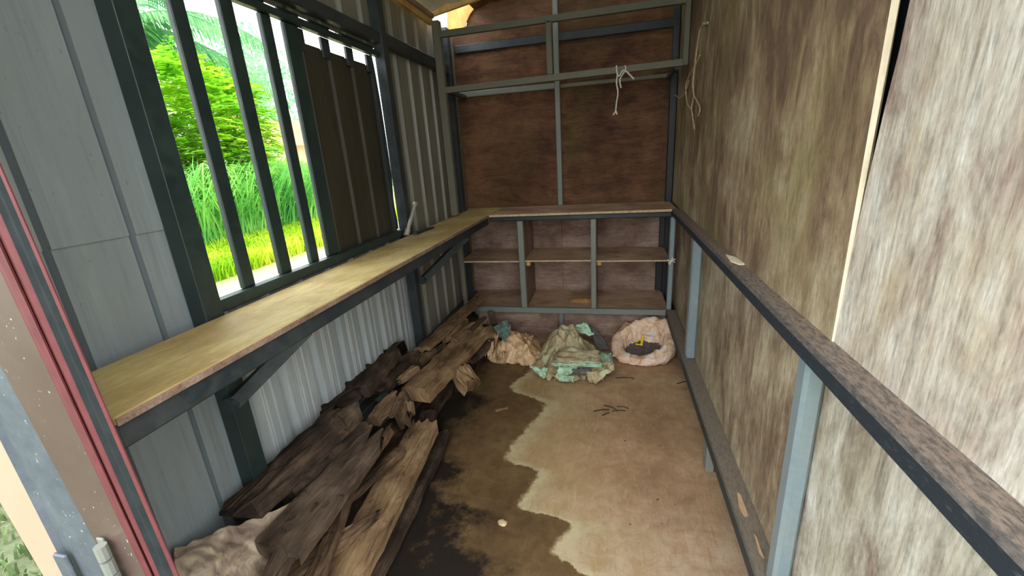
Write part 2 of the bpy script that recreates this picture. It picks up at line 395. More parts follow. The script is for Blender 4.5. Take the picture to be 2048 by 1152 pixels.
# ---------------------------------------------------------------- left wall
wl_ = tag(empty('wall_left', (XL, 4.5, ZF)), 'corrugated metal wall with a barred opening', None, None, 'structure')
def corr(y0, y1, z0, z1, x, mat, parent, period=.44, phase=1.64, depth=.06, w=.13, t=.008, name='corrugated_sheet', sub=None):
    ys = [y0]; prof = [(y0, 0)]
    k = math.floor((y0-phase)/period)-1
    while phase+k*period < y1+period:
        c = phase+k*period
        sl = min(.035, w*.18)
        for (dy, dx) in ((-w/2, 0), (-w/2+sl, -depth), (w/2-sl, -depth), (w/2, 0)):
            if y0 < c+dy < y1: prof.append((c+dy, dx))
        for dy in (-.16, .16, .19):            # small stiffening swages
            if y0 < c+dy < y1 and sub: prof += [(c+dy-.012, 0), (c+dy, -.012), (c+dy+.012, 0)]
        k += 1
    prof.append((y1, 0)); prof.sort()
    m = MB()
    if not isinstance(z1, tuple): z1 = (z1, z1)
    top = lambda y: z1[0] + (z1[1]-z1[0])*(y-y0)/(y1-y0)
    m.grid([[(x+dx, y, z0) for y, dx in prof], [(x+dx, y, top(y)) for y, dx in prof]])
    m.grid([[(x+dx-t, y, z0) for y, dx in prof], [(x+dx-t, y, top(y)) for y, dx in prof]])
    return finish(name, m, mat, parent, None, False, True)
XS = -2.955
corr(1.12, 2.42, -.335, 2.16, XS+.010, 'corr', wl_, w=.04, depth=.09)
corr(1.12, 2.40, -3.42, -.30, XS, 'corr', wl_, w=.04, depth=.09)
corr(2.40, 4.05, -3.42, -.97, XS, 'corr_low', wl_, sub=True)
corr(4.05, 5.75, -3.42, -.97, XS, 'corr_low', wl_, sub=True)
corr(5.75, 8.55, -3.42, 2.16, XS-.002, 'corr_far', wl_, period=.43, phase=6.12)
corr(2.40, 5.75, 1.405, 2.16, XS, 'corr_far', wl_, period=.44, phase=4.02)
for (a, b) in ((2.28, 2.43), (5.55, 5.69)):
    bx('steel_post', (-2.945, a, -3.42), (-2.81, b, 2.12), 'steel_green' if a < 3 else 'steel_dark', wl_, None, .004)
bx('steel_post', (-2.945, 8.0, -3.42), (-2.81, 8.17, 2.2), 'steel_dark', wl_)
bx('steel_post', (-2.945, 8.32, -3.42), (-2.86, 8.44, 2.2), 'steel_olive', wl_)
m = MB(); m.box((-2.945, 2.43, 1.445), (-2.83, 5.55, 1.575)); m.box((-2.945, 5.69, 1.445), (-2.83, 8.12, 1.60)); finish('steel_rail', m, 'steel_dark', wl_)
bx('steel_rail', (-2.945, 1.2, ZR-.14), (-2.80, 8.4, ZR), 'steel_dark', wl_)
# dark sill strip between counter and wall
# window
w1 = tag(empty('window_1', (XL, 3.2, -1)), 'barred window opening above the counter', None, None, 'structure')
m = MB(); m.box((-2.945, 2.43, -1.0), (-2.84, 5.55, -.905)); m.box((-2.945, 2.43, 1.29), (-2.86, 5.55, 1.355)); m.box((-2.99, 2.40, -.905), (-2.945, 2.515, 1.29), .004); m.box((-2.945, 3.856, -.905), (-2.90, 4.06, 1.29))
for a, b in ((2.42, 3.72), (3.88, 4.16), (4.31, 4.64), (4.87, 5.55)): m.box((-2.975, a, 1.34), (-2.95, b, 1.42), .003)
m.box((-2.975, 2.42, 1.34), (-2.95, 5.55, 1.372), .003)
finish('window_frame', m, 'steel_green', w1)
for a, b in ((2.745, 2.868), (3.17, 3.31), (3.585, 3.712)):
    bx('window_bar', (-2.95, a, -.905), (-2.905, b, 1.29), 'steel_green', w1, None, .008)
# shutter
sh = tag(empty('window_shutter', (XL, 4.8, -.95)), 'grimy corrugated shutter panel, backlit shade in its colour, beside the barred opening', 'shutter')
corr(4.02, 5.52, -1.0, 1.18, -2.965, 'corr_dark', sh, .44, 4.52, .025, .16, .008, 'corrugated_sheet')
for a, b in ((4.02, 4.20), (4.47, 4.61), (4.92, 5.06), (5.36, 5.49)):
    bx('top_tab', (-2.985, a, 1.10), (-2.955, b, 1.30), 'steel_dark', sh, None, .004)
m = MB(); m.prism([(5.44, -.9), (5.53, -.9), (5.525, -.75), (5.50, -.6), (5.505, -.45), (5.545, -.2), (5.54, .3), (5.525, .8), (5.495, 1.15), (5.47, 1.3), (5.44, 1.3)], -2.965, -2.94, 0)
finish('edge_strip', m, 'steel_dark', sh)

# ---------------------------------------------------------------- back wall
wb = tag(empty('wall_back', (-.9, YB, ZF)), 'brown plywood back wall on steel studs', None, None, 'structure')
def panel(name, x0, x1, z0, z1, y, mat, parent, t=.04):
    return bx(name, (x0, y, z0), (x1, y+t, z1), mat, parent, None, .008)
XM = -.955
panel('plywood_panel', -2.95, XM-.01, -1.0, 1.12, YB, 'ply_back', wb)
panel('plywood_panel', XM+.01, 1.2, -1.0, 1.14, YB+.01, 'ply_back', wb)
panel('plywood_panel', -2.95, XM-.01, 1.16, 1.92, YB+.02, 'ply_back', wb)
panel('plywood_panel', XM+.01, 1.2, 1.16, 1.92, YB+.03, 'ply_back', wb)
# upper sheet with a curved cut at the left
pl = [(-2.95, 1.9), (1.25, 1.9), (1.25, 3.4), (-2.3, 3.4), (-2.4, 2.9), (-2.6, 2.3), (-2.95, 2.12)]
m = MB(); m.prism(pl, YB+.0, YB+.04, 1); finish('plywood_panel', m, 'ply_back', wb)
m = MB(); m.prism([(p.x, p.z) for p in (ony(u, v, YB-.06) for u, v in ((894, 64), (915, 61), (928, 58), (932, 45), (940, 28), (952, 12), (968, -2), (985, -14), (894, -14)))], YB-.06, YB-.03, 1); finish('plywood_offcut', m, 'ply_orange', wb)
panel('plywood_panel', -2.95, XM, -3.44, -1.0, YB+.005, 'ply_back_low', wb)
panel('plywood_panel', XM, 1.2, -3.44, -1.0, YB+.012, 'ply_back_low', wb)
bx('steel_mullion', (XM-.05, YB-.09, -1.0), (XM+.045, YB, 3.0), 'steel_grey', wb)
bx('steel_rail', (-2.85, YB-.05, 1.10), (XM-.05, YB, 1.20), 'steel_grey', wb)
bx('steel_rail', (XM+.045, YB-.05, 1.10), (1.1, YB, 1.17), 'steel_olive', wb)
bx('steel_rail', (-2.85, YB-.04, 1.86), (1.1, YB+.01, 2.0), 'steel_dark', wb)
bx('steel_post', (.98, YB-.1, -3.42), (1.1, YB, 1.16), 'steel_navy', wb)
bx('steel_post', (1.0, YB-.1, 1.16), (1.1, YB, 3.0), 'steel_dark', wb)
bx('backing_sheet', (-3.1, YB+.16, ZF), (1.5, YB+.2, 2.0), 'steel_dark', wb)
bx('backing_sheet', (-2.1, YB+.16, 2.0), (1.5, YB+.2, 3.3), 'steel_dark', wb)

# ---------------------------------------------------------------- right wall
wr = tag(empty('wall_right', (XR, 4.5, ZF)), 'weathered plywood right wall with steel ledge', None, None, 'structure')
def rpoly(name, poly, x, t, mat, bow=None):
    m = MB(); m.prism(poly, x, x+t, 0); return finish(name, m, mat, wr)
rpoly('plywood_panel', [(2.27, -1.0), (6.40, -1.0), (6.40, 3.2), (2.29, 3.2)], XR-.012, .035, 'ply_far')
m = MB(); m.grid([[(XR-.014, 2.264, -1.0), (XR+.003, 2.264, -1.0)], [(XR-.014, 2.268, .6), (XR+.014, 2.264, .6)], [(XR-.014, 2.29, 3.2), (XR+.03, 2.28, 3.2)]]); finish('panel_edge_strip', m, 'ply_edge', wr)
rpoly('plywood_panel', [(6.40, -1.0), (8.5, -1.0), (8.5, 3.2), (6.53, 3.2), (6.53, 1.1), (6.40, 1.08)], XR, .035, 'ply_far')
rpoly('plywood_panel', [(.75, -1.0), (2.262, -1.0), (2.258, -.55), (2.248, -.25), (2.225, .1), (2.205, .3), (2.20, .5), (2.215, 1.0), (2.22, 3.2), (.75, 3.2)], XR-.004, .035, 'ply_near')
for v in wr.children[-1].data.vertices: v.co.x += .005*max(0, v.co.z/S-2.45)*S/ .37
rpoly('plywood_panel', [(2.40, ZR-.04), (5.58, ZR-.04), (5.58, -1.02), (2.40, -1.02)], XR+.01, .035, 'ply_low_far')
rpoly('plywood_panel', [(5.58, ZR-.04), (8.5, ZR-.04), (8.5, -1.02), (5.58, -1.02)], XR+.02, .035, 'ply_low_far')
rpoly('plywood_panel', [(.75, ZR-.04), (2.40, ZR-.04), (2.40, -1.02), (.75, -1.02)], XR+.02, .035, 'ply_low_near')
bx('backing_sheet', (1.24, .75, ZF), (1.27, 8.7, 3.3), 'steel_dark', wr)
bx('steel_post', (1.015, 2.29, ZR), (XR+.01, 2.41, -1.1), 'steel_light', wr, None, .02)
bx('steel_post', (1.0, 5.52, ZR), (XR+.01, 5.68, -1.1), 'steel_light', wr, None, .02)
m = MB(); m.box((.965, .75, -1.115), (XR+.02, 7.42, -1.0), .02); finish('ledge_rail', m, 'ledge', wr)
m = MB(); m.box((.95, .75, ZR-.13), (XR+.02, 7.42, ZR), .012); finish('bottom_rail', m, 'ledge_low', wr)
bx('rail_leg', (1.03, 4.17, ZF), (1.12, 4.34, ZR-.12), 'steel_grey', wr)
bx('steel_post', (1.02, 7.36, 1.1), (1.1, 7.48, 3.0), 'steel_olive', wr)

# ---------------------------------------------------------------- ceiling
ce = tag(empty('ceiling', (-.9, 4.5, 2.3)), 'white sheet roof on raw battens', None, None, 'structure')
def zr(x): return 2.22 + .17*(x-XL)
m = MB(); prof = []
for k in range(0, 37):
    x = -3.4 + k*.14; prof.append((x, zr(x)+.03 + (.035 if k % 3 == 0 else 0)))
m.grid([[(x, .9, z) for x, z in prof], [(x, 7.42, z) for x, z in prof]]); m.grid([[(x, .9, z+.01) for x, z in prof], [(x, 7.42, z+.01) for x, z in prof]])
finish('roof_sheet', m, 'white_roof', ce)
m = MB(); m.grid([[(x, 7.42, z+.2) for x, z in prof if x > -2.45], [(x, 9.2, z+.2) for x, z in prof if x > -2.45]]); finish('roof_sheet', m, 'ply_back', ce)
m = MB(); m.beam((-2.86, 1.0, 2.13), (-2.86, 7.42, 2.13), .07, .09); finish('batten', m, 'batten', ce)
m = MB(); m.beam((-2.8, 1.0, 2.19), (-2.8, 7.36, 2.19), .05, .06); finish('batten', m, 'ply_back_low', ce)
m = MB(); m.beam((-2.9, 7.42, zr(-2.9)+.03), (1.1, 7.42, zr(1.1)+.03), .06, .13); finish('batten', m, 'batten', ce)

# ---------------------------------------------------------------- front: stub of wall and folded door
wf = tag(empty('wall_front', (-2.6, 1.1, ZF)), 'narrow front wall stub beside the doorway', None, None, 'structure')
def edge(pt, pb, y):
    a, b = ony(*pt, y), ony(*pb, y); k = (b.x-a.x)/(b.z-a.z)
    return lambda z: a.x + k*(z-a.z)
def strip(name, pts, mat, parent, z0=ZF, z1=2.25, back=1.2, smooth=False):
    fs = [(edge(a, b, y), y) for a, b, y in pts]; m = MB(); rows = []
    for z in (z0, z1):
        rows.append([(f(z), y, z) for f, y in fs])
    m.grid(rows)
    f0, y0 = fs[0]; f1, y1 = fs[-1]
    for (f, y) in (fs[0], fs[-1]): m.grid([[(f(z), y, z), (f(z), back, z)] for z in (z0, z1)])
    m.grid([[(f0(z), back, z), (f1(z), back, z)] for z in (z0, z1)])
    for z in (z0, z1): m.add([(f(z), y, z) for f, y in fs] + [(f1(z), back, z), (f0(z), back, z)], [tuple(range(len(fs)+2))])
    return finish(name, m, mat, parent)
LR, LL = ((160,700),(334,1100)), ((152,700),(325,1100))
MR, ML = ((121,700),(297,1100)), ((77,700),(267,1100))
BL = ((0,729),(188,1080)); UL = ((0,880),(133,1142)); PL = ((0,1004),(84,1147))
mid = lambda a, b, t: ((a[0][0]*(1-t)+b[0][0]*t, a[0][1]*(1-t)+b[0][1]*t), (a[1][0]*(1-t)+b[1][0]*t, a[1][1]*(1-t)+b[1][1]*t))
strip('wall_panel', [(*PL, 1.12), (*UL, 1.12)], 'peach', wf, back=1.18)
strip('door_frame', [(*UL, 1.112), (*mid(UL, BL, .22), 1.135), (*mid(UL, BL, .4), 1.106), (*BL, 1.102)], 'bluegrey', wf, back=1.14)
fd = tag(empty('folding_door', (-2.2, 1.08, ZF)), 'brown and maroon metal door leaf folded at the left jamb', 'door')
strip('door_leaf', [(*BL, 1.096), (*ML, 1.094)], 'brown_gloss', fd, back=1.1)
strip('edge_profile', [(*ML, 1.09), (*mid(ML, MR, .12), 1.076), (*mid(ML, MR, .42), 1.072), (*mid(ML, MR, .55), 1.086), (*mid(ML, MR, .7), 1.074), (*MR, 1.076)], 'maroon', fd, back=1.088)
strip('dark_leaf', [(*MR, 1.070), (*mid(MR, LL, .4), 1.074), (*mid(MR, LL, .6), 1.064), (*LL, 1.066)], 'dark_leaf', fd, back=1.076)
strip('lip', [(*LL, 1.06), (*LR, 1.058)], 'maroon', fd, back=1.063)
hg = edge(*BL, 1.06)
h = MB(); zt = ony(200, 1088, 1.06).z
for k in range(3): h.tube([(hg(zt)+.03, 1.055, zt-.09*k-.005), (hg(zt)+.03, 1.055, zt-.09*k-.08)], .026, 10)
h.box((hg(zt)-.02, 1.075, zt-.32), (hg(zt)+.02, 1.085, zt+.01), .003)
finish('hinge', h, 'steel_grey', fd)
h = MB(); e2 = edge(*UL, 1.09); zt2 = ony(130, 1110, 1.09).z; h.box((e2(zt2)-.03, 1.08, zt2-.3), (e2(zt2)+.06, 1.10, zt2), .008); finish('hinge_plate', h, 'bluegrey', fd)

# ---------------------------------------------------------------- counter on the left
ct = tag(empty('counter', (-2.5, 4.5, -1.06)), 'long plywood counter on dark steel brackets under the window', 'counter')
bx('counter_top', (-2.80, 1.19, -1.045), (-2.135, 8.47, -1.0), 'counter', ct, None, .008)
bx('front_rail', (-2.24, 1.19, -1.175), (-2.15, 7.40, -1.045), 'steel_dark', ct)
m = MB(); m.box((-2.80, 1.19, -1.175), (-2.72, 7.4, -1.045)); finish('back_rail', m, 'steel_dark', ct)
for (pa, ya, pb) in (((470, 805), None, (588, 668)), (None, 5.74, None)):
    if ya is None: a = onx(470, 803, -2.76); b = Vector((-2.3, 2.63, -1.19))
    else: a = Vector((-2.76, ya, -1.72)); b = Vector((-2.2, ya+.5, -1.17))
    m = MB(); m.beam(a, b, .1, .1); bo = finish('brace', m, 'steel_dark', ct)
    m = MB(); m.tube([a+Vector((.0,-.06,0)), a+Vector((.0,.06,0))], .062, 8); finish('weld_plate', m, 'steel_dark', bo)
bx('edge_strip', (-2.134, 1.19, -1.044), (-2.125, 7.4, -1.006), 'ply_back_low', ct, None, .002)

# ---------------------------------------------------------------- shelf unit at the back
su = tag(empty('shelf_unit', (-.6, 7.9, ZR-.1)), 'low six compartment shelf unit with counter top along back wall', 'shelf')
bx('counter_top', (-2.13, 7.38, -1.045), (1.06, 8.47, -1.0), 'shelf', su, None, .006)
bx('top_edge', (-2.13, 7.368, -1.04), (1.0, 7.379, -1.005), 'board_edge', su, None, .002)
bx('front_rail', (-2.13, 7.40, -1.13), (1.02, 7.50, -1.045), 'steel_navy', su)
for a, b in ((-1.63, -1.52), (-.335, -.24)):
    bx('shelf_post', (a, 7.39, ZR), (b, 7.49, -1.13), 'steel_grey', su)
bx('shelf_post', (.965, 7.39, ZR), (1.045, 7.49, -1.13), 'steel_light', su)
for x in (-1.56, -.27):
    m = MB(); m.box((x-.015, 7.49, ZR), (x+.02, 8.49, -1.05), .004); finish('divider', m, 'ply_back_low', su)
for a, b, z in ((-2.78, -1.575, -1.86), (-1.54, -.285, -1.855), (-.25, 1.0, -1.865)):
    sb = bx('shelf_board', (a, 7.43, z-.025), (b, 8.49, z), 'shelf', su, None, .004)
    m = MB(); m.box((a, 7.415, z-.026), (b, 7.432, z+.002), .003); finish('board_edge', m, 'board_edge', sb)
for a, b in ((-2.78, -1.575), (-1.54, -.285), (-.25, 1.0)):
    bx('shelf_board', (a, 7.46, ZR-.03), (b, 8.49, ZR-.005), 'shelf', su, None, .004)
bx('bottom_rail', (-2.78, 7.38, ZR-.11), (1.05, 7.48, ZR), 'steel_grey', su)
bx('kick_panel', (-2.6, 7.485, ZF), (XM-.01, 7.515, ZR-.05), 'ply_back_low', su, None, .004)
bx('kick_panel', (XM-.005, 7.485, ZF), (1.04, 7.515, ZR-.05), 'ply_back_low', su, None, .004)
bx('shelf_post', (-.925, 7.40, ZF), (-.84, 7.485, ZR-.11), 'steel_grey', su)
bx('corner_post', (-2.78, 7.38, ZR), (-2.70, 7.48, -1.13), 'steel_olive', su)
for x in (-1.50, -.215): bx('cleat', (x-.02, 7.5, -1.98), (x+.06, 7.6, -1.885), 'batten', su)
m = MB(); m.box((.86, 8.38, -2.72), (.985, 8.44, -1.87), .01); m.box((.9, 8.38, -1.84), (1.0, 8.44, -1.1), .01); finish('back_stud', m, 'steel_navy', su)
m = MB()
c = Vector((-.52, 7.85, ZR)); rows = []
for i in range(7):
    r = 1-i/6; rows.append([c + Vector((math.cos(t/16*6.283)*.26*r*(1+.15*noise.noise((t*.5,1,2))), math.sin(t/16*6.283)*.14*r, .045*(1-r*r)-.004)) for t in range(16)])
m.grid(rows, True); so = finish('sawdust_heap', m, MAT['batten'], None, (-.52, 7.85, ZR), True)
tag(so, 'small flat heap of pale sawdust on the middle bottom shelf', 'sawdust')

# ---------------------------------------------------------------- rack above the back counter
rk = tag(empty('rack_frame', (-.8, 7.4, 1.1)), 'grey steel tube rack frame spanning above back counter', 'rack')
bx('rack_post', (-2.83, 7.34, -.99), (-2.70, 7.46, 2.13), 'steel_olive', rk)
bx('rack_post', (-.99, 7.36, 1.17), (-.9, 7.44, 1.92), 'steel_olive', rk)
m = MB(); m.beam((-2.70, 7.4, 1.10), (1.02, 7.4, 1.145), .09, .09); finish('rack_rail', m, 'steel_olive', rk)
m = MB(); m.beam((-2.70, 7.4, 1.93), (1.02, 7.4, 1.95), .08, .09); finish('rack_rail', m, 'steel_olive', rk)
for x in (-2.72, .95):
    m = MB(); m.beam((x, 7.45, 1.1), (x, 8.45, 1.1), .06, .06); finish('rack_strut', m, 'steel_dark', rk)

# ---------------------------------------------------------------- rotten timber pile
def plank(name, label, mat, p0, p1, w0, w1, t, seed, roll=0, jag0=.12, jag1=.12, rough=.03, bend=0, group=None, n=20, cat='plank', sag=0):
    p0, p1 = Vector(p0), Vector(p1); d = p1-p0; L = d.length; d.normalize()
    side = d.cross(Vector((0,0,1))).normalized(); up = side.cross(d)
    side2 = side*math.cos(roll) + up*math.sin(roll); up2 = up*math.cos(roll) - side*math.sin(roll)
    cs = 8; ring = [(-1+2*k/cs, 1) for k in range(cs+1)] + [(1-2*k/cs, -1) for k in range(cs+1)]
    rows = []; uvs = []
    rr = random.Random(seed)
    e0 = [rr.uniform(0, jag0) for _ in range(cs+1)]; e1 = [rr.uniform(0, jag1) for _ in range(cs+1)]
    for i in range(n+1):
        u = i/n; row = []
        for k, (a, b) in enumerate(ring):
            kk = k if b > 0 else (2*cs+1-k)
            s = e0[kk] + (L-e0[kk]-e1[kk])*u
            w = (w0+(w1-w0)*u)/2
            ww = w*(1 + rough*4*noise.noise((s*1.7+seed, 3.1*(1 if a > 0 else -1), seed)))
            hh = t/2*(1-.25*abs(a)**3) + rough*.6*noise.noise((s*1.3, a*4+seed, seed*.7)) + rough*.8*noise.noise((s*6, a*9+seed, b))
            p = p0 + d*s + side2*(a*ww) + up2*(b*hh) + up2*(sag*(1-(2*u-1)**2)) + side2*(bend*(1-(2*u-1)**2)) \
                + side2*(rough*.7*noise.noise((s*5, b, seed*1.3)))
            row.append(p); uvs.append((s*S*1.2+seed*.37, a*w*S*(1.0 if b > 0 else .9) + b*.02 + seed*.91))
        rows.append(row)
    m = MB(); m.grid(rows, True, uvs)
    nn = len(ring); m.f += [tuple(reversed(range(nn))), tuple(range(n*nn, (n+1)*nn))]
    o = finish(name, m, mat, None, (p0+p1)/2 - Vector((0,0,t/2)), False)
    me = o.data
    for p in me.polygons: p.use_smooth = True
    me.set_sharp_from_angle(angle=math.radians(38))
    return tag(o, label, cat, group)
def pz(u, v, z): return onz(u, v, z)
G = 'rotten timbers heaped along the left wall'
# filler boards added under the heap to keep its gaps dark
plank('rotten_plank', 'added dark filler plank underneath the heap, on floor by left wall', 'wood_b', (-2.6, 1.5, -3.36), (-2.6, 5.5, -3.36), .5, .5, .16, 31, group=G)
plank('rotten_plank', 'added dark filler plank lying flat beneath the broad ochre edge plank', 'wood_b', (-2.05, 1.6, -3.34), (-2.15, 4.3, -3.34), .42, .4, .14, 32, group=G)
plank('rotten_plank', 'added dark filler plank under the broken wide plank near left corner', 'wood_b', (-2.45, 5.7, -3.33), (-2.45, 7.1, -3.33), .6, .5, .16, 33, group=G)
plank('rotten_plank', 'added dark filler plank hidden low between wall and heap', 'wood_b', (-2.72, 4.5, -3.1), (-2.65, 7.3, -3.0), .35, .4, .3, 34, group=G)
plank('rotten_plank', 'added black-brown filler plank in the middle layer beneath the knotted plank', 'wood_b', (-2.52, 1.6, -3.18), (-2.56, 4.3, -3.18), .5, .45, .14, 35, group=G)
# A right-hand plank
a, b = pz(690, 1152, -3.08), pz(857, 845, -3.08)
plank('rotten_plank', 'broad ochre-brown plank with split end on the floor side of heap', 'wood_c', a+(a-b)*.12, b, .36, .34, .14, 1, .0, 0, .14, .02, group=G)
a, b = pz(852, 855, -3.2), pz(858, 826, -3.2)
plank('wood_block', 'short pale block poking from under the split plank end', 'wood_d', a, b, .19, .19, .12, 2, 0, .02, .02, .015, n=6, cat='wood block')
a, b = pz(672, 1020, -2.96), pz(806, 895, -2.93)
plank('rotten_plank', 'narrow brown slat lying askew on the ochre plank', 'wood_a', a, b, .12, .15, .07, 3, .1, .14, .06, .015, group=G)
a, b = pz(545, 1175, -2.97), pz(770, 1022, -2.97)
plank('rotten_plank', 'tapering brown board with pointed far end between two planks', 'wood_a', a, b, .26, .05, .08, 4, .0, 0, .2, .02, group=G)
a, b = pz(620, 1180, -2.93), pz(706, 962, -2.88)
plank('rotten_plank', 'slender reddish brown lath beside the knotted plank', 'wood_a', a, b, .16, .10, .07, 5, .25, 0, .1, .02, .02, G)
a, b = pz(696, 985, -2.86), pz(788, 850, -2.82)
plank('splinter', 'thin pointed splinter rising along edge of knotted plank', 'wood_a', a, b, .07, .05, .1, 6, .5, .1, .16, .02, cat='wood splinter')
# knotted wide plank
a, b = pz(552, 1112, -2.66), pz(762, 858, -2.66)
knotted = plank('rotten_plank', 'wide grey-brown plank with a knot hole and rotted near end', 'wood_d', a, b, .40, .30, .12, 7, -.06, .12, .3, .02, group=G)
a, b = pz(560, 1150, -2.74), pz(575, 1098, -2.68)
plank('wood_fragment', 'dark rotted stub hanging from near end of knotted plank', 'wood_d', a-Vector((0,.15,0)), b, .12, .2, .1, 8, 0, .1, .02, .03, n=8, cat='wood fragment')
k = pz(582, 1036, -2.60); m = MB()
m.grid([[(k.x+q*math.cos(t*.628), k.y+q*1.3*math.sin(t*.628), k.z+zz) for t in range(10)] for q, zz in ((.05, -.03), (.04, .012), (.022, .008), (.002, -.004))], True)
finish('knot', m, 'wood_b', knotted)
# dark beam on the wall side
a, b = pz(452, 1055, -2.52), pz(700, 822, -2.45)
plank('rotten_beam', 'dark rotten beam against the corrugated wall, nearest length', 'wood_b', a, b, .26, .34, .22, 9, .15, .3, .2, .04, cat='beam')
a, b = pz(560, 1010, -2.68), pz(735, 850, -2.62)
plank('rotten_plank', 'black weathered strip wedged below dark wall beam', 'wood_b', a, b, .14, .2, .2, 10, .3, .2, .2, .04, group=G)
a, b = pz(690, 800, -2.5), pz(805, 690, -2.5)
plank('rotten_beam', 'dark reddish rotten beam with a long prong, leaning on wall', 'wood_b', a, b, .40, .24, .2, 11, .2, .25, .3, .05, cat='beam')
a, b = pz(628, 836, -2.5), pz(720, 778, -2.47)
plank('wood_prong', 'blunt dark prong of wood jutting over wall beside rotten beam', 'wood_b', a, b, .10, .22, .12, 12, .1, .04, .1, .02, n=12, cat='wood fragment')
a, b = pz(735, 795, -2.62), pz(832, 706, -2.62)
plank('rotten_plank', 'brown decayed board between the pronged beam and broken plank', 'wood_b', a, b, .26, .2, .14, 13, .1, .2, .2, .04, group=G)
a, b = pz(742, 850, -2.72), pz(792, 785, -2.68)
plank('splintered_chunk', 'brown splintered chunk of wood before the broken plank end', 'wood_a', a, b, .13, .16, .12, 14, .2, .1, .16, .04, n=12, cat='wood fragment')
a, b = pz(815, 850, -2.9), pz(800, 790, -2.72)
plank('splintered_chunk', 'shaggy fibrous wood chunk curling down at heap middle', 'wood_a', a, b, .22, .26, .2, 15, -.2, .2, .1, .06, n=14, cat='wood fragment')
for q, (u0_, v0_, u1_, v1_) in enumerate(((780, 838, 800, 798), (806, 842, 812, 796), (826, 832, 818, 800))):
    plank('splinter', ['left', 'middle', 'right'][q]+' upright splinter of the fibrous chunk at heap middle', 'wood_a', pz(u0_, v0_, -2.78), pz(u1_, v1_, -2.66), .05, .07, .05, 60+q, .3*q, .06, .06, .02, n=8, cat='wood splinter')
a, b = pz(752, 802, -2.6), pz(772, 786, -2.6)
plank('green_chip', 'small grey-green chip on the dark boards', 'steel_green', a, b, .05, .07, .03, 16, 0, .03, .03, .004, n=5, cat='chip')
# broken wide plank
a, b = pz(828, 794, -2.70), pz(968, 652, -2.72)
plank('rotten_plank', 'wide golden-brown plank with snapped near end pointing to back corner', 'wood_c', a, b, .42, .44, .15, 17, .0, .12, .2, .025, group=G, n=28)
a, b = pz(938, 722, -2.95), pz(980, 680, -2.95)
plank('rotten_plank', 'dull narrow plank tucked under right side of golden plank', 'wood_d', a, b, .2, .2, .12, 18, 0, .1, .1, .02, group=G)
a, b = pz(830, 730, -2.66), pz(868, 700, -2.64)
plank('wood_fragment', 'crumbling brown fragment between golden and far leaning planks', 'wood_a', a, b, .14, .12, .1, 19, .1, .12, .12, .04, n=10, cat='wood fragment')
a, b = pz(790, 768, -2.66), pz(835, 735, -2.64)
plank('wood_fragment', 'pale decayed strip along the wall side of golden plank', 'wood_c', a, b, .12, .15, .08, 20, .1, .1, .1, .03, n=10, cat='wood fragment')
# long plank up onto the shelf
a, b = pz(842, 702, -2.52), pz(955, 600, -2.56)
plank('rotten_plank', 'long thin plank leaning up onto the left bottom shelf', 'wood_c', a, b+(b-a)*.08, .24, .26, .07, 21, .12, .1, .22, .015, group=G, n=24)
for q, (u0_, v0_, u1_, v1_, w) in enumerate(((896, 676, 934, 640, .09), (906, 684, 948, 648, .11), (886, 682, 905, 668, .08))):
    plank('wood_fragment', ['upper yellow rotted fragment beside leaning plank', 'lower yellow rotted fragment lying on golden plank', 'smallest yellow rotted fragment by the golden plank'][q], 'wood_c', pz(u0_, v0_, -2.62), pz(u1_, v1_, -2.62), w, w*.8, .1, 40+q, .1, .06, .08, .02, n=10, cat='wood fragment')
a, b = pz(870, 705, -2.68), pz(890, 690, -2.66)
plank('wood_fragment', 'dark grey bit of wood beneath yellow fragments', 'wood_d', a, b, .12, .1, .08, 44, 0, .05, .05, .02, n=8, cat='wood fragment')
a, b = pz(936, 664, -2.60), pz(970, 634, -2.62)
plank('wood_fragment', 'small grey stick end behind golden plank in dark corner', 'wood_d', a, b, .1, .08, .06, 45, 0, .05, .05, .01, n=8, cat='wood fragment')
a, b = ony(990, 650, 7.1), ony(981, 622, 7.3)
plank('grey_lath', 'short grey lath leaning on shelf frame above straw sack', 'wood_d', a, b, .11, .11, .05, 46, 0, .02, .02, .004, n=6, cat='lath')
# log stub
def lump(name, label, cat, c, r, mat, seed, amp=.25, fr=2.0, base=True, squash=(1,1,1), n=(18, 26)):
    rows = []
    for i in range(n[0]+1):
        th = math.pi*i/n[0]; row = []
        for j in range(n[1]):
            ph = 2*math.pi*j/n[1]; d = Vector((math.sin(th)*math.cos(ph), math.sin(th)*math.sin(ph), math.cos(th)))
            q = 1 + amp*noise.noise(d*fr+Vector((seed, 0, 0))) + amp*.5*noise.noise(d*fr*3+Vector((0, seed, 0)))
            row.append(Vector(c) + Vector((d.x*r*squash[0]*q, d.y*r*squash[1]*q, d.z*r*squash[2]*q)))
        rows.append(row)
    m = MB(); m.grid(rows, True); o = finish(name, m, mat, None, (c[0], c[1], c[2]-r*squash[2]), True); return tag(o, label, cat)
a, b = pz(916, 738, -2.78), pz(946, 782, -2.98)
plank('log_stub', 'rounded golden stub of rotten wood hanging off broken plank', 'wood_c', a, b, .26, .22, .2, 22, .0, .05, .14, .05, n=12, cat='log')

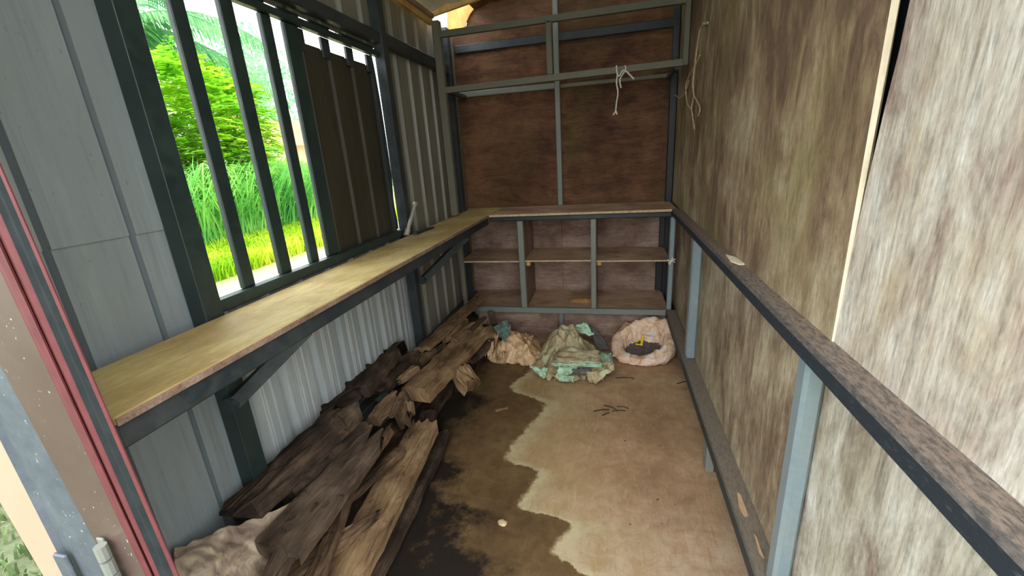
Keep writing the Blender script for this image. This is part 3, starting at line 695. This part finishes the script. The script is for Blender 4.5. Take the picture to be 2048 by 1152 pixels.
# ---------------------------------------------------------------- sacks and sheets
def drape(mat, name, poly, zfun, parent=None, base=None, label=None, cat=None, n=56, t=.0, smooth=True):
    """cloth over a plan outline: poly gives plan corners, zfun the height"""
    cx = sum(p[0] for p in poly)/len(poly); cyy = sum(p[1] for p in poly)/len(poly)
    per = []
    for k in range(len(poly)):
        a, b = poly[k], poly[(k+1) % len(poly)]
        for q in range(14): per.append((a[0]+(b[0]-a[0])*q/14, a[1]+(b[1]-a[1])*q/14))
    rows = []
    for i in range(n+1):
        r = i/n
        rows.append([(cx+(p[0]-cx)*r, cyy+(p[1]-cyy)*r, zfun(cx+(p[0]-cx)*r, cyy+(p[1]-cyy)*r, r)) for p in per])
    m = MB(); m.grid(rows, True)
    o = finish(name, m, mat, parent, base, smooth)
    sm = o.modifiers.new('thick', 'SOLIDIFY'); sm.thickness = .004; sm.offset = 1
    if label: tag(o, label, cat)
    return o
def ridge(x, y, seed, f): 
    return 1-abs(noise.noise((x*f+seed, y*f, seed)))*2
def crease(x, y, seed, f=3.5, amp=.1):
    wx = x + .12*noise.noise((x*2.1+seed, y*2.1, 1)); wy = y + .12*noise.noise((x*2.1, y*2.1+seed, 5))
    a = abs(noise.noise((wx*f+seed, wy*f, seed))); b = abs(noise.noise((wx*f*2.3, wy*f*2.3+seed, 3)))
    c = abs(noise.noise((wx*f*5.1+seed, wy*f*5.1, 8)))
    return amp*(1.5*a + .8*b + .4*c - .62)
# straw-beige sack, left
b0 = (-1.72, 6.75, ZF)
e = tag(empty('crumpled_sack', b0), 'crumpled beige sack with straw beside the plank heap', 'sack')
pa = [onz(u, v, ZF+.05) for u, v in ((974, 716), (1000, 722), (1030, 722), (1075, 732), (1088, 715), (1085, 690), (1050, 683), (1000, 690))]
def za(x, y, r): return ZF+.02 + .42*(1-r**2.2)*(1+.3*noise.noise((x*2, y*2, 4))) + (1-r*.5)*crease(x, y, 2, 4.0, .17)
drape('sack_beige', 'sack_body', [(p.x, p.y) for p in pa], za, e)
q = onz(1000, 690, -2.98)
for (px_, sz, seed) in (((986, 690), .16, 3), ((980, 706), .13, 4), ((1004, 708), .12, 6)):
    c = pz(*px_, -3.08); rows = []; m = MB()
    for i in range(9): rows.append([(c.x+(i/8-.5)*sz, c.y+(j/8-.5)*sz*1.3, c.z+.12*noise.noise((i*.8, j*.8, seed))+(.16*(j/8))) for j in range(9)])
    m.grid(rows); f = finish('sack_flap', m, 'sack_beige', e, None, True); f.modifiers.new('t', 'SOLIDIFY').thickness = .004
# crumpled greenish plastic on it
m = MB(); rows = []
c0, c1, c2, c3 = ony(984, 655, 6.7), ony(1012, 640, 6.85), ony(1022, 655, 6.8), ony(1010, 684, 6.5)
for i in range(9):
    u = i/8; row = []
    for j in range(9):
        v = j/8; p = (c0*(1-u)+c1*u)*(1-v) + (c3*(1-u)+c2*u)*v
        row.append(p + Vector((0, .07*noise.noise((i*.7, j*.7, 9)), .06*noise.noise((i*.6, j*.6, 2)))))
    rows.append(row)
m.grid(rows); o = finish('plastic_sheet', m, 'plastic_green', None, (c3.x, c3.y, c3.z)); o.modifiers.new('t', 'SOLIDIFY').thickness = .002
tag(o, 'shiny grey-green plastic scrap standing on the straw sack', 'plastic scrap')

# muddy mint sheet, middle
e = tag(empty('tarp_bundle', (-.75, 6.6, ZF)), 'muddy mint-green plastic sheet bundled on floor between two sacks', 'tarp')
pb = [onz(u, v, ZF+.02) for u, v in ((1058, 733), (1090, 757), (1122, 764), (1150, 766), (1178, 752), (1205, 760), (1226, 735), (1228, 715), (1205, 695), (1150, 688), (1100, 690), (1075, 705))]
def zb(x, y, r):
    back = max(0, min(1, (y-5.9)/1.0))
    h = .10 + .50*math.exp(-((x+.80)**2/.16 + (y-6.75)**2/.16)) + .15*math.exp(-((x+.45)**2/.05+(y-6.5)**2/.08))
    return ZF+.015 + h*(1-r**3) + (1-r*.4)*crease(x, y, 7, 2.6, .2)
drape('sack_tarp', 'sheet_body', [(p.x, p.y) for p in pb], zb, e, n=60)
def patch(name, quad, mat, parent, amp, seed, n=10, label=None):
    c0, c1, c2, c3 = [Vector(q) for q in quad]; rows = []
    for i in range(n+1):
        u = i/n; row = []
        for j in range(n+1):
            v = j/n; p = (c0*(1-u)+c1*u)*(1-v) + (c3*(1-u)+c2*u)*v
            row.append(p + Vector((amp*.4*noise.noise((i*.5+seed, j*.5, 1)), amp*.6*noise.noise((i*.5, j*.5, seed)), amp*noise.noise((i*.45, j*.45+seed, 3)))))
        rows.append(row)
    m = MB(); m.grid(rows); o = finish(name, m, mat, parent, None, True); o.modifiers.new('t', 'SOLIDIFY').thickness = .004
    if label: o['label'] = label
    return o
patch('fold', (ony(1117, 696, 6.25), ony(1200, 700, 6.25), ony(1205, 727, 5.95), ony(1104, 724, 5.95)), 'sack_tarp', e, .06, 3)
patch('fold', (ony(1102, 722, 5.98), ony(1204, 724, 5.98), ony(1203, 733, 5.9), ony(1104, 731, 5.92)), 'sack_mint', e, .04, 8, label='clean mint-green hem')
patch('fold', (ony(1117, 730, 5.95), ony(1160, 730, 5.98), ony(1140, 752, 5.9), ony(1112, 752, 5.86)), 'sack_mint', e, .08, 5, label='mint-green fold')
patch('fold', (ony(1146, 664, 6.85), ony(1154, 648, 6.85), ony(1172, 645, 6.9), ony(1188, 672, 6.7)), 'sack_mint', e, .05, 6, label='mint-green raised corner')
patch('fold', (ony(1165, 735, 6.0), ony(1226, 722, 6.1), ony(1228, 738, 5.95), ony(1180, 750, 5.85)), 'sack_tarp', e, .08, 12)
patch('fold', (ony(1110, 752, 5.86), ony(1150, 752, 5.86), ony(1146, 763, 5.84), ony(1118, 762, 5.84)), 'sack_mint', e, .04, 14, label='mint-green bottom hem')
patch('fold', (ony(1186, 704, 6.3), ony(1224, 706, 6.4), ony(1229, 732, 6.1), ony(1204, 738, 5.95)), 'sack_mint', e, .08, 16, label='pale mint-green fold at the right side')
patch('fold', (ony(1060, 733, 5.95), ony(1096, 736, 5.95), ony(1090, 756, 5.85), ony(1080, 752, 5.85)), 'sack_mint', e, .05, 17)
patch('fold', (ony(1170, 745, 5.9), ony(1224, 738, 5.92), ony(1192, 768, 5.82), ony(1178, 762, 5.82)), 'sack_tarp', e, .05, 18)
patch('fold', (ony(1140, 740, 5.94), ony(1180, 736, 5.94), ony(1184, 744, 5.9), ony(1136, 750, 5.9)), 'sack_inside', e, .05, 19, label='dark torn underside')
# dull brown cloth behind
patch_o = patch('cloth_scrap', (ony(1174, 648, 7.15), ony(1190, 655, 7.15), ony(1224, 700, 7.0), ony(1196, 700, 6.95)), 'sack_inside', None, .05, 21)
tag(patch_o, 'dull brown cloth scrap propped behind mint sheet', 'cloth')

# open peach sack, right
cs_ = Vector((.56, 6.92, ZF))
e = tag(empty('open_sack', cs_), 'open peach sack with rolled rim near right back corner', 'sack')
def sackring(R, z, k, amp, shift=0):
    row = []
    for j in range(96):
        a = 2*math.pi*j/96
        rr = R*(1+amp*noise.noise((math.cos(a)*2.6, math.sin(a)*2.6, k))+amp*.8*noise.noise((math.cos(a)*6, math.sin(a)*6, k*.6))+amp*.55*(abs(noise.noise((math.cos(a)*13, math.sin(a)*13, k*.45)))*2-.5))
        x, y = rr*1.06*math.cos(a), rr*.86*math.sin(a)
        zz = z + max(0, z)*(.75*y/.5 + .35*x/.5) + .035*noise.noise((x*6, y*6, k)) + .03*abs(noise.noise((x*14, y*14, k*.5)))
        row.append(cs_ + Vector((x, y, zz)))
    return row
prof = [(.40, .01), (.44, .04), (.47, .08), (.49, .13), (.50, .18), (.505, .23), (.50, .28), (.48, .32), (.45, .345), (.41, .355), (.37, .345), (.335, .31), (.31, .26), (.30, .20), (.29, .14), (.26, .09)]
m = MB(); m.grid([sackring(R, z, i*.35, .10) for i, (R, z) in enumerate(prof)], True); finish('sack_body', m, 'sack_peach', e, None, True)
m = MB(); m.grid([sackring(R, z, 9+i, .15) for i, (R, z) in enumerate(((.29, .13), (.2, .12), (.1, .11), (.01, .12)))], True); finish('sack_contents', m, 'sack_inside', e, None, True)
c = ony(1279, 682, 6.95)
m = MB(); m.tube([c+Vector((.03, 0, -.08)), c+Vector((.06, .02, .10))], .02, 6); m.tube([c+Vector((-.06, 0, -.02)), c+Vector((.02, 0, .03)), c+Vector((.05, 0, -.07)), c+Vector((-.06, 0, -.06))], .014, 6)
yo = finish('yellow_handle', m, 'yellow', None, (c.x, c.y, c.z-.1)); tag(yo, 'small yellow plastic handle sticking up inside the open sack', 'handle')
o = patch('white_scrap', (ony(1290, 668, 7.2), ony(1306, 655, 7.25), ony(1314, 672, 7.15), ony(1300, 674, 7.05)), 'plastic_white', None, .03, 31, 6)
tag(o, 'white plastic scrap tucked inside far rim of the open sack', 'plastic scrap')
a, b = ony(1228, 682, 7.15), ony(1258, 648, 7.40)
plank('paper_roll', 'tan paper roll leaning behind the open sack', 'sack_beige', a, b, .13, .13, .1, 71, 0, .02, .02, .006, n=6, cat='paper roll')

# cream sack under the heap, foreground
e = tag(empty('flattened_sack', (-2.4, 1.9, ZF)), 'flattened dirty cream sack under the near end of planks', 'sack')
ctl = [[pz(350,1100,-2.44), pz(405,1070,-2.45), pz(470,1046,-2.48), pz(592,997,-2.62)],
       [pz(352,1145,-2.46), pz(425,1115,-2.5), pz(505,1085,-2.62), pz(612,1015,-2.74)],
       [pz(356,1200,-2.6), pz(450,1165,-2.66), pz(545,1118,-2.8), pz(640,1038,-2.86)],
       [pz(370,1300,-2.8), pz(480,1240,-2.85), pz(585,1160,-2.98), pz(666,1022,-2.9)]]
def cerp(p, t):
    n = len(p)-1; i = min(int(t*n), n-1); f = t*n-i
    a, b, c_, d = p[max(i-1, 0)], p[i], p[i+1], p[min(i+2, n)]
    return .5*((2*b)+(c_-a)*f+(2*a-5*b+4*c_-d)*f*f+(3*b-a-3*c_+d)*f**3)
rows = []
for i in range(41):
    cp_ = [cerp(r, i/40) for r in ctl]
    rows.append([cerp(cp_, j/40) for j in range(41)])
rows = [[p + Vector((0, 0, crease(p.x, p.y, 13, 2.6, .075) + .02*noise.noise(p*9))) for p in r] for r in rows]
for r in rows:
    for p in r: p.x = max(p.x, -2.935)
m = MB(); m.grid(rows); o = finish('sack_body', m, 'sack_old', e, None, True); o.modifiers.new('t', 'SOLIDIFY').thickness = .004
plank('rotten_plank', 'grey board under the flattened sack beside the left wall', 'wood_d', (-2.62, 1.25, -3.0), (-2.6, 2.5, -3.0), .38, .4, .2, 36, group=G)

# ---------------------------------------------------------------- small things
a = onx(812, 469, -2.785); a.z = -.985; b = onx(831, 406, -2.73)
m = MB(); m.tube([a, a.lerp(b, .35), b], .028, 8); m.tube([a+Vector((0,0,.0)), a.lerp(b, .18)], .04, 8); m.tube([a.lerp(b, .93), b], .036, 8)
tag(finish('steel_bolt', m, 'bolt', None, a), 'pale steel bolt standing on counter, leaning at the wall post', 'bolt')
m = MB(); c = onz(833, 467, -.985)
m.tube([c, c+Vector((.02, .25, .01)), c+Vector((.05, .5, 0))], .03, 8, .6); m.tube([c-Vector((.0,.05,0)), c], .034, 8)
tag(finish('short_rod', m, 'steel_dark', None, c-Vector((0,0,.03))), 'short dark rod lying on counter beside the steel bolt', 'rod')
def string(label, name, strands, mat, r=.008):
    m = MB()
    for st in strands:
        P = [Vector(p) for p in st]; q = []
        for i in range(len(P)-1):
            p0, p1, p2, p3 = P[max(i-1,0)], P[i], P[i+1], P[min(i+2,len(P)-1)]
            for t in (0, .25, .5, .75):
                q.append(.5*((2*p1) + (p2-p0)*t + (2*p0-5*p1+4*p2-p3)*t*t + (3*p1-p0-3*p2+p3)*t*t*t))
        q.append(P[-1]); m.tube(q, r, 5)
    tag(finish(name, m, mat, None, strands[0][0]), label, 'string')
Y7 = 7.33
string('pale knotted string hanging from the lower rack rail', 'knotted_string', [
    [ony(u, v, Y7) for u, v in ((1233, 131), (1234, 146), (1238, 152), (1248, 140), (1262, 152), (1268, 158))],
    [ony(u, v, Y7) for u, v in ((1250, 131), (1251, 140), (1240, 158), (1242, 176))],
    [ony(u, v, Y7) for u, v in ((1236, 146), (1233, 165), (1236, 185), (1233, 205), (1231, 222), (1226, 230))],
    [ony(u, v, Y7) for u, v in ((1232, 222), (1234, 229))]], 'white_string', .012)
XW = XR-.045
string('brown twine dangling from a nail on the right wall', 'twine', [
    [onx(u, v, XW) for u, v in ((1415, 45), (1408, 47), (1400, 60), (1394, 95), (1390, 130), (1386, 165), (1388, 190), (1396, 205), (1400, 218), (1396, 232))],
    [onx(u, v, XW) for u, v in ((1400, 110), (1392, 128), (1380, 148), (1372, 170), (1374, 205), (1383, 220), (1386, 240), (1389, 258))],
    [onx(u, v, XW) for u, v in ((1378, 160), (1370, 185), (1358, 196), (1349, 188))],
    [onx(u, v, XW) for u, v in ((1388, 190), (1384, 210), (1383, 220))]], 'string', .009)
c = onx(1411, 47, XW); m = MB(); m.tube([c+Vector((.06,0,0)), c-Vector((.03,0,0))], .018, 6)
tag(finish('nail', m, 'bolt', None, c), 'pale nail in the right wall holding the twine', 'nail')
c = Vector((1.0, 7.37, -1.87)); 
string('scrap of white string tied round right shelf post', 'tied_string', [[c+Vector(p) for p in ((-.06,0,.02), (0,-.02,.0), (.06,0,-.02))], [c+Vector(p) for p in ((-.03,-.02,-.06), (0,-.03,0), (.02,-.02,.07))], [c+Vector(p) for p in ((-.05,-.02,-.03), (.0,-.03,.0), (.06,-.02,.04))]], 'white_string', .012)
a, b = onz(990, 822, ZF+.02), onz(1016, 815, ZF+.02)
plank('pale_stick', 'short pale stick on the wet floor', 'wood_c', a, b, .035, .035, .03, 80, 0, .01, .01, .002, n=4, cat='stick')
for q, (u, v, l, an) in enumerate(((1203, 821, .22, .3), (1222, 816, .22, 2.6), (1238, 822, .18, .15), (1212, 828, .12, .7), (1246, 815, .16, -.2), (1365, 765, .2, .5), (1250, 756, .3, .1))):
    c = onz(u, v, ZF+.012); d = Vector((math.cos(an), math.sin(an), 0))*l/2; m = MB(); m.tube([c-d, c+Vector((.01,.015,.004)), c+d], .007, 5)
    o = finish('twig', m, 'wood_b', None, c-Vector((0,0,.01)))
    tag(o, ['dark twig left of the twig cluster on dry floor', 'dark twig slanting at top of twig cluster', 'dark twig at right of twig cluster', 'dark short twig lowest in twig cluster', 'dark twig pointing right from twig cluster', 'thin twig on floor beside right low rail', 'long thin twig on floor before the open sack'][q], 'twig', 'twigs on the dry floor')
m = MB(); c = onz(1005, 1045, ZF+.01); lump('plaster_crumb', 'pale crumb on the wet floor in the foreground', 'crumb', (c.x, c.y, ZF+.012), .045, 'string', 5, .5, 2, True, (1.1,.9,.3), (8,12))

def flat(name, label, cat, px, z, mat, t=.012):
    pts = [onz(u, v, z) for u, v in px]; m = MB(); m.prism([(p.x, p.y) for p in pts], z, z+t, 2)
    return tag(finish(name, m, mat, None, (pts[0].x, pts[0].y, z)), label, cat)
flat('plywood_scrap', 'pale torn plywood scrap lying on the right wall ledge', 'scrap', ((1452, 511), (1470, 516), (1491, 530), (1478, 530), (1462, 524)), -1.0, 'ply_edge')
flat('clay_patch', 'long pale clay patch on the low right rail', 'clay patch', ((1474, 985), (1481, 990), (1497, 1032), (1489, 1034), (1478, 1015)), ZR, 'clay', .006)
flat('clay_patch', 'short pale clay patch nearest the camera on low right rail', 'clay patch', ((1508, 1068), (1513, 1075), (1528, 1118), (1518, 1105)), ZR, 'clay', .006)
# ---------------------------------------------------------------- outdoors
def spray(m, base, d, L, nl, ll, lw, droop, rr):
    """a feathered leaf: leaflets in pairs along an arching midrib"""
    d = d.normalized(); side = d.cross(Vector((0,0,1)))
    side = side.normalized() if side.length > .01 else Vector((1,0,0))
    for k in range(nl):
        t = (k+1)/nl; p = base + d*(L*t) + Vector((0,0,-droop*t*t))
        tl = ll*(1-.55*abs(t-.45)*1.6)
        for sg in (-1, 1):
            e = (side*sg + d*.55 + Vector((0,0,rr.uniform(-.5,.05)))).normalized()
            q = e.cross(Vector((0,0,1))).normalized()*lw
            m.add([p, p+e*tl*.5+q, p+e*tl, p+e*tl*.5-q], [(0,1,2,3)])
def bush(name, label, c, rx, ry, rz, n, L, nl, ll, lw, mat, seed, cat='bush', group=None, stems=5, zg=-3.55):
    rr = random.Random(seed); e = tag(empty(name, (c[0], c[1], zg)), label, cat, group)
    m = MB()
    for _ in range(n):
        while True:
            p = Vector((rr.uniform(-1,1), rr.uniform(-1,1), rr.uniform(-1,1)))
            if .35 < p.length < 1: break
        bpt = Vector((c[0]+p.x*rx, c[1]+p.y*ry, c[2]+p.z*rz))
        if bpt.z < zg+.1: continue
        d = Vector((p.x+rr.uniform(-.6,.6), p.y+rr.uniform(-.6,.6), p.z*.5+rr.uniform(-.1,.7)))
        spray(m, bpt, d, L*rr.uniform(.6,1.2), nl, ll, lw, L*rr.uniform(.2,.6), rr)
    f = finish('foliage', m, mat, e, None, False, False); f['kind'] = 'stuff'
    m = MB()
    for k in range(stems):
        a = rr.uniform(0, 6.28); m.tube([(c[0]+.2*math.cos(a), c[1]+.2*math.sin(a), zg), (c[0]+rx*.3*math.cos(a), c[1]+ry*.3*math.sin(a), c[2]-.2*rz), (c[0]+rx*.7*math.cos(a), c[1]+ry*.7*math.sin(a), c[2]+.5*rz)], .1, 6, .3)
    finish('stem', m, 'trunk', e); return e
def at(u, v, x): return onx(u, v, x)
c = at(330, 260, -22); bush('feathery_bush', 'bright green feathery bush left, behind the first window gap', (c.x, c.y, c.z-1.0), 3.4, 3.2, 4.6, 1150, 1.5, 9, .46, .12, 'leaf_bright', 1)
c = at(425, 240, -24); bush('feathery_bush', 'yellow-green feathery bush seen through the second window gap', (c.x, c.y, c.z-.9), 3.0, 2.6, 4.0, 1050, 1.5, 9, .46, .12, 'leaf_bright', 2)
c = at(390, 300, -20.5); bush('feathery_bush', 'lower mid-green bush in front of the feathery bushes', (c.x, c.y, c.z-1.5), 2.4, 4.2, 2.6, 1100, 1.2, 8, .4, .1, 'leaf_mid', 3)
c = at(545, 340, -25); bush('feathery_bush', 'low lush green bush before the tiled house', (c.x, c.y, c.z-1.6), 2.8, 4.2, 2.0, 900, 1.2, 8, .4, .1, 'leaf_bright', 4)
def tree(name, label, c, r, n, ls, mat, seed, zg=-3.55):
    rr = random.Random(seed); e = tag(empty(name, (c[0], c[1], zg)), label, 'tree'); m = MB()
    for _ in range(n):
        while True:
            p = Vector((rr.uniform(-1,1), rr.uniform(-1,1), rr.uniform(-1,1)))
            if p.length < 1: break
        q = Vector(c) + Vector((p.x*r[0], p.y*r[1], p.z*r[2]))
        if noise.noise(q*.45) < -.12: continue
        a = Vector((rr.gauss(0,1), rr.gauss(0,1), rr.gauss(0,1))).normalized(); b = a.orthogonal().normalized()
        m.add([q, q+a*ls*.5+b*ls*.25, q+a*ls, q+a*ls*.5-b*ls*.25], [(0,1,2,3)])
    f = finish('foliage', m, mat, e, None, False, False); f['kind'] = 'stuff'
    m = MB(); m.tube([(c[0], c[1], zg), (c[0]+.3, c[1], zg*.3+c[2]*.3), (c[0], c[1], c[2]+r[2]*.6)], .35, 8, .2)
    for k in range(6):
        a = k*1.05; m.tube([(c[0], c[1], c[2]-r[2]*.5+k*.4), (c[0]+r[0]*.6*math.cos(a), c[1]+r[1]*.6*math.sin(a), c[2]+.2*r[2]*(k-2))], .1, 5, .3)
    finish('trunk', m, 'trunk', e); return e
c = at(535, 210, -28); tree('small_leaf_tree', 'airy small-leaved tree above the tiled house', (c.x-10, c.y+7, c.z+2), (4.4, 4.6, 7.0), 5200, .5, 'leaf_soft', 5)
c = at(585, 190, -34); tree('small_leaf_tree', 'pale tree behind, at the right window gap', (c.x-10, c.y+7, c.z+2), (4.5, 5.0, 8.0), 4200, .55, 'leaf_soft', 6)
# palm
def palm(label, crown, fr, seed, zg=-3.55):
    e = tag(empty('palm_tree', (crown.x, crown.y, zg)), label, 'palm'); rr = random.Random(seed)
    m = MB(); m.tube([(crown.x-.5, crown.y, zg), (crown.x-.3, crown.y, (zg+crown.z)/2), crown], .45, 10, .6); finish('trunk', m, 'trunk', e)
    for (dx, dy, dz, L) in fr:
        m = MB(); d = Vector((dx, dy, dz)).normalized(); pts = []
        n = 34
        for k in range(n+1):
            t = k/n; pts.append(crown + d*(L*t) + Vector((0, 0, -L*.55*t*t)))
        m.tube(pts[::3]+[pts[-1]], .07, 5, .3)
        for k in range(3, n):
            p = pts[k]; dd = (pts[min(k+1, n)]-pts[k-1]).normalized(); s_ = dd.cross(Vector((0,0,1))).normalized(); t = k/n
            ll = L*.27*(1-.75*abs(t-.4))
            for sg in (-1, 1):
                for rp in (0, .5):
                    e_ = (s_*sg*.75 + dd*.5 + Vector((0,0,-.55+rr.uniform(-.25,.25)))).normalized(); q = dd*(.05); b_ = p+dd*(L/n*rp)
                    m.add([b_-q, b_+e_*ll*.55-q+Vector((0,0,.06)), b_+e_*ll+Vector((0,0,-.12*ll)), b_+e_*ll*.55+q+Vector((0,0,.06)), b_+q], [(0,1,2,3,4)])
        finish('frond', m, 'leaf_palm', e, None, False, False)
c = at(238, 50, -26)
palm('coconut palm with drooping fronds at the left of the window', c, [(0,1,.3,9.5),(.5,1,.75,9),(-.5,.8,.7,8),(.2,1,-.12,7),(.9,.3,.5,6),(-.9,-.2,.6,6),(.3,-1,.5,6),(-.4,1,.2,8),(0,.7,1.2,7.5),(.7,1,.1,8)], 3)
# house
hx = -30
e = tag(empty('house', (hx-2, at(600, 300, hx).y, -3.55)), 'distant house with orange tiled roof and pale pillar', 'house')
r0_ = at(522, 290, hx); r1_ = at(650, 268, hx-2)
ya, yb = r0_.y, r0_.y+14; zev = r0_.z
m = MB()
rows = []
for i in range(15):
    t = i/14; rows.append([(hx-t*5, ya + j*.35, zev + t*3.0 + (.06 if j % 2 else 0)) for j in range(41)])
m.grid(rows); o = finish('tiled_roof', m, 'roof_tile', e); o.modifiers.new('t', 'SOLIDIFY').thickness = .05
bx('house_wall', (hx-6, ya+1.5, -3.55), (hx-2.2, yb, zev+.6), 'house_wall', e)
for dy in (1.9, 6.5): bx('pillar', (hx-.9, ya+dy, -3.55), (hx-.5, ya+dy+.45, zev+.3), 'house_wall', e)
# grass
def blades(name, label, pts, h, w, mat, seed, lean=.6):
    rr = random.Random(seed); m = MB()
    for (x, y, z) in pts:
        a = rr.uniform(0, 6.283); d = Vector((math.cos(a), math.sin(a), 0)); hh = h*rr.uniform(.5, 1.15); s_ = Vector((-d.y, d.x, 0))*w
        p = Vector((x, y, z)); l = lean*rr.uniform(.3, 1.3)*hh
        p1 = p+Vector((0,0,hh*.55))+d*l*.25; p2 = p+Vector((0,0,hh*.9))+d*l*.7; p3 = p+Vector((0,0,hh*.85 if l > hh*.5 else hh))+d*l*1.15
        m.add([p-s_, p+s_, p1+s_*.8, p1-s_*.8, p2+s_*.5, p2-s_*.5, p3], [(0,1,2,3),(3,2,4,5),(5,4,6)])
    o = finish(name, m, mat, None, None, False, False); return tag(o, label, 'grass', None, 'stuff')
rr = random.Random(5)
blades('tall_grass', 'tall arching grass beyond the mown strip outside window', [(rr.uniform(-20.5, -17.5), rr.uniform(11, 32), -3.57) for _ in range(6500)], 3.9, .045, 'grass_tall', 1, .8)
blades('short_grass', 'short bright grass growing outside the window', [(rr.uniform(-19, -13.2), rr.uniform(7, 27), -3.57) for _ in range(20000)], .75, .03, 'grass_short', 2, .7)
blades('lawn_grass', 'low grass patch outside the front left corner', [(rr.uniform(-12, -3.6), rr.uniform(-6, 3.6), -3.57) for _ in range(9000)], .2, .02, 'grass_dull', 3, .7)
for o in bpy.data.objects:
    if '_o' in o: del o['_o']
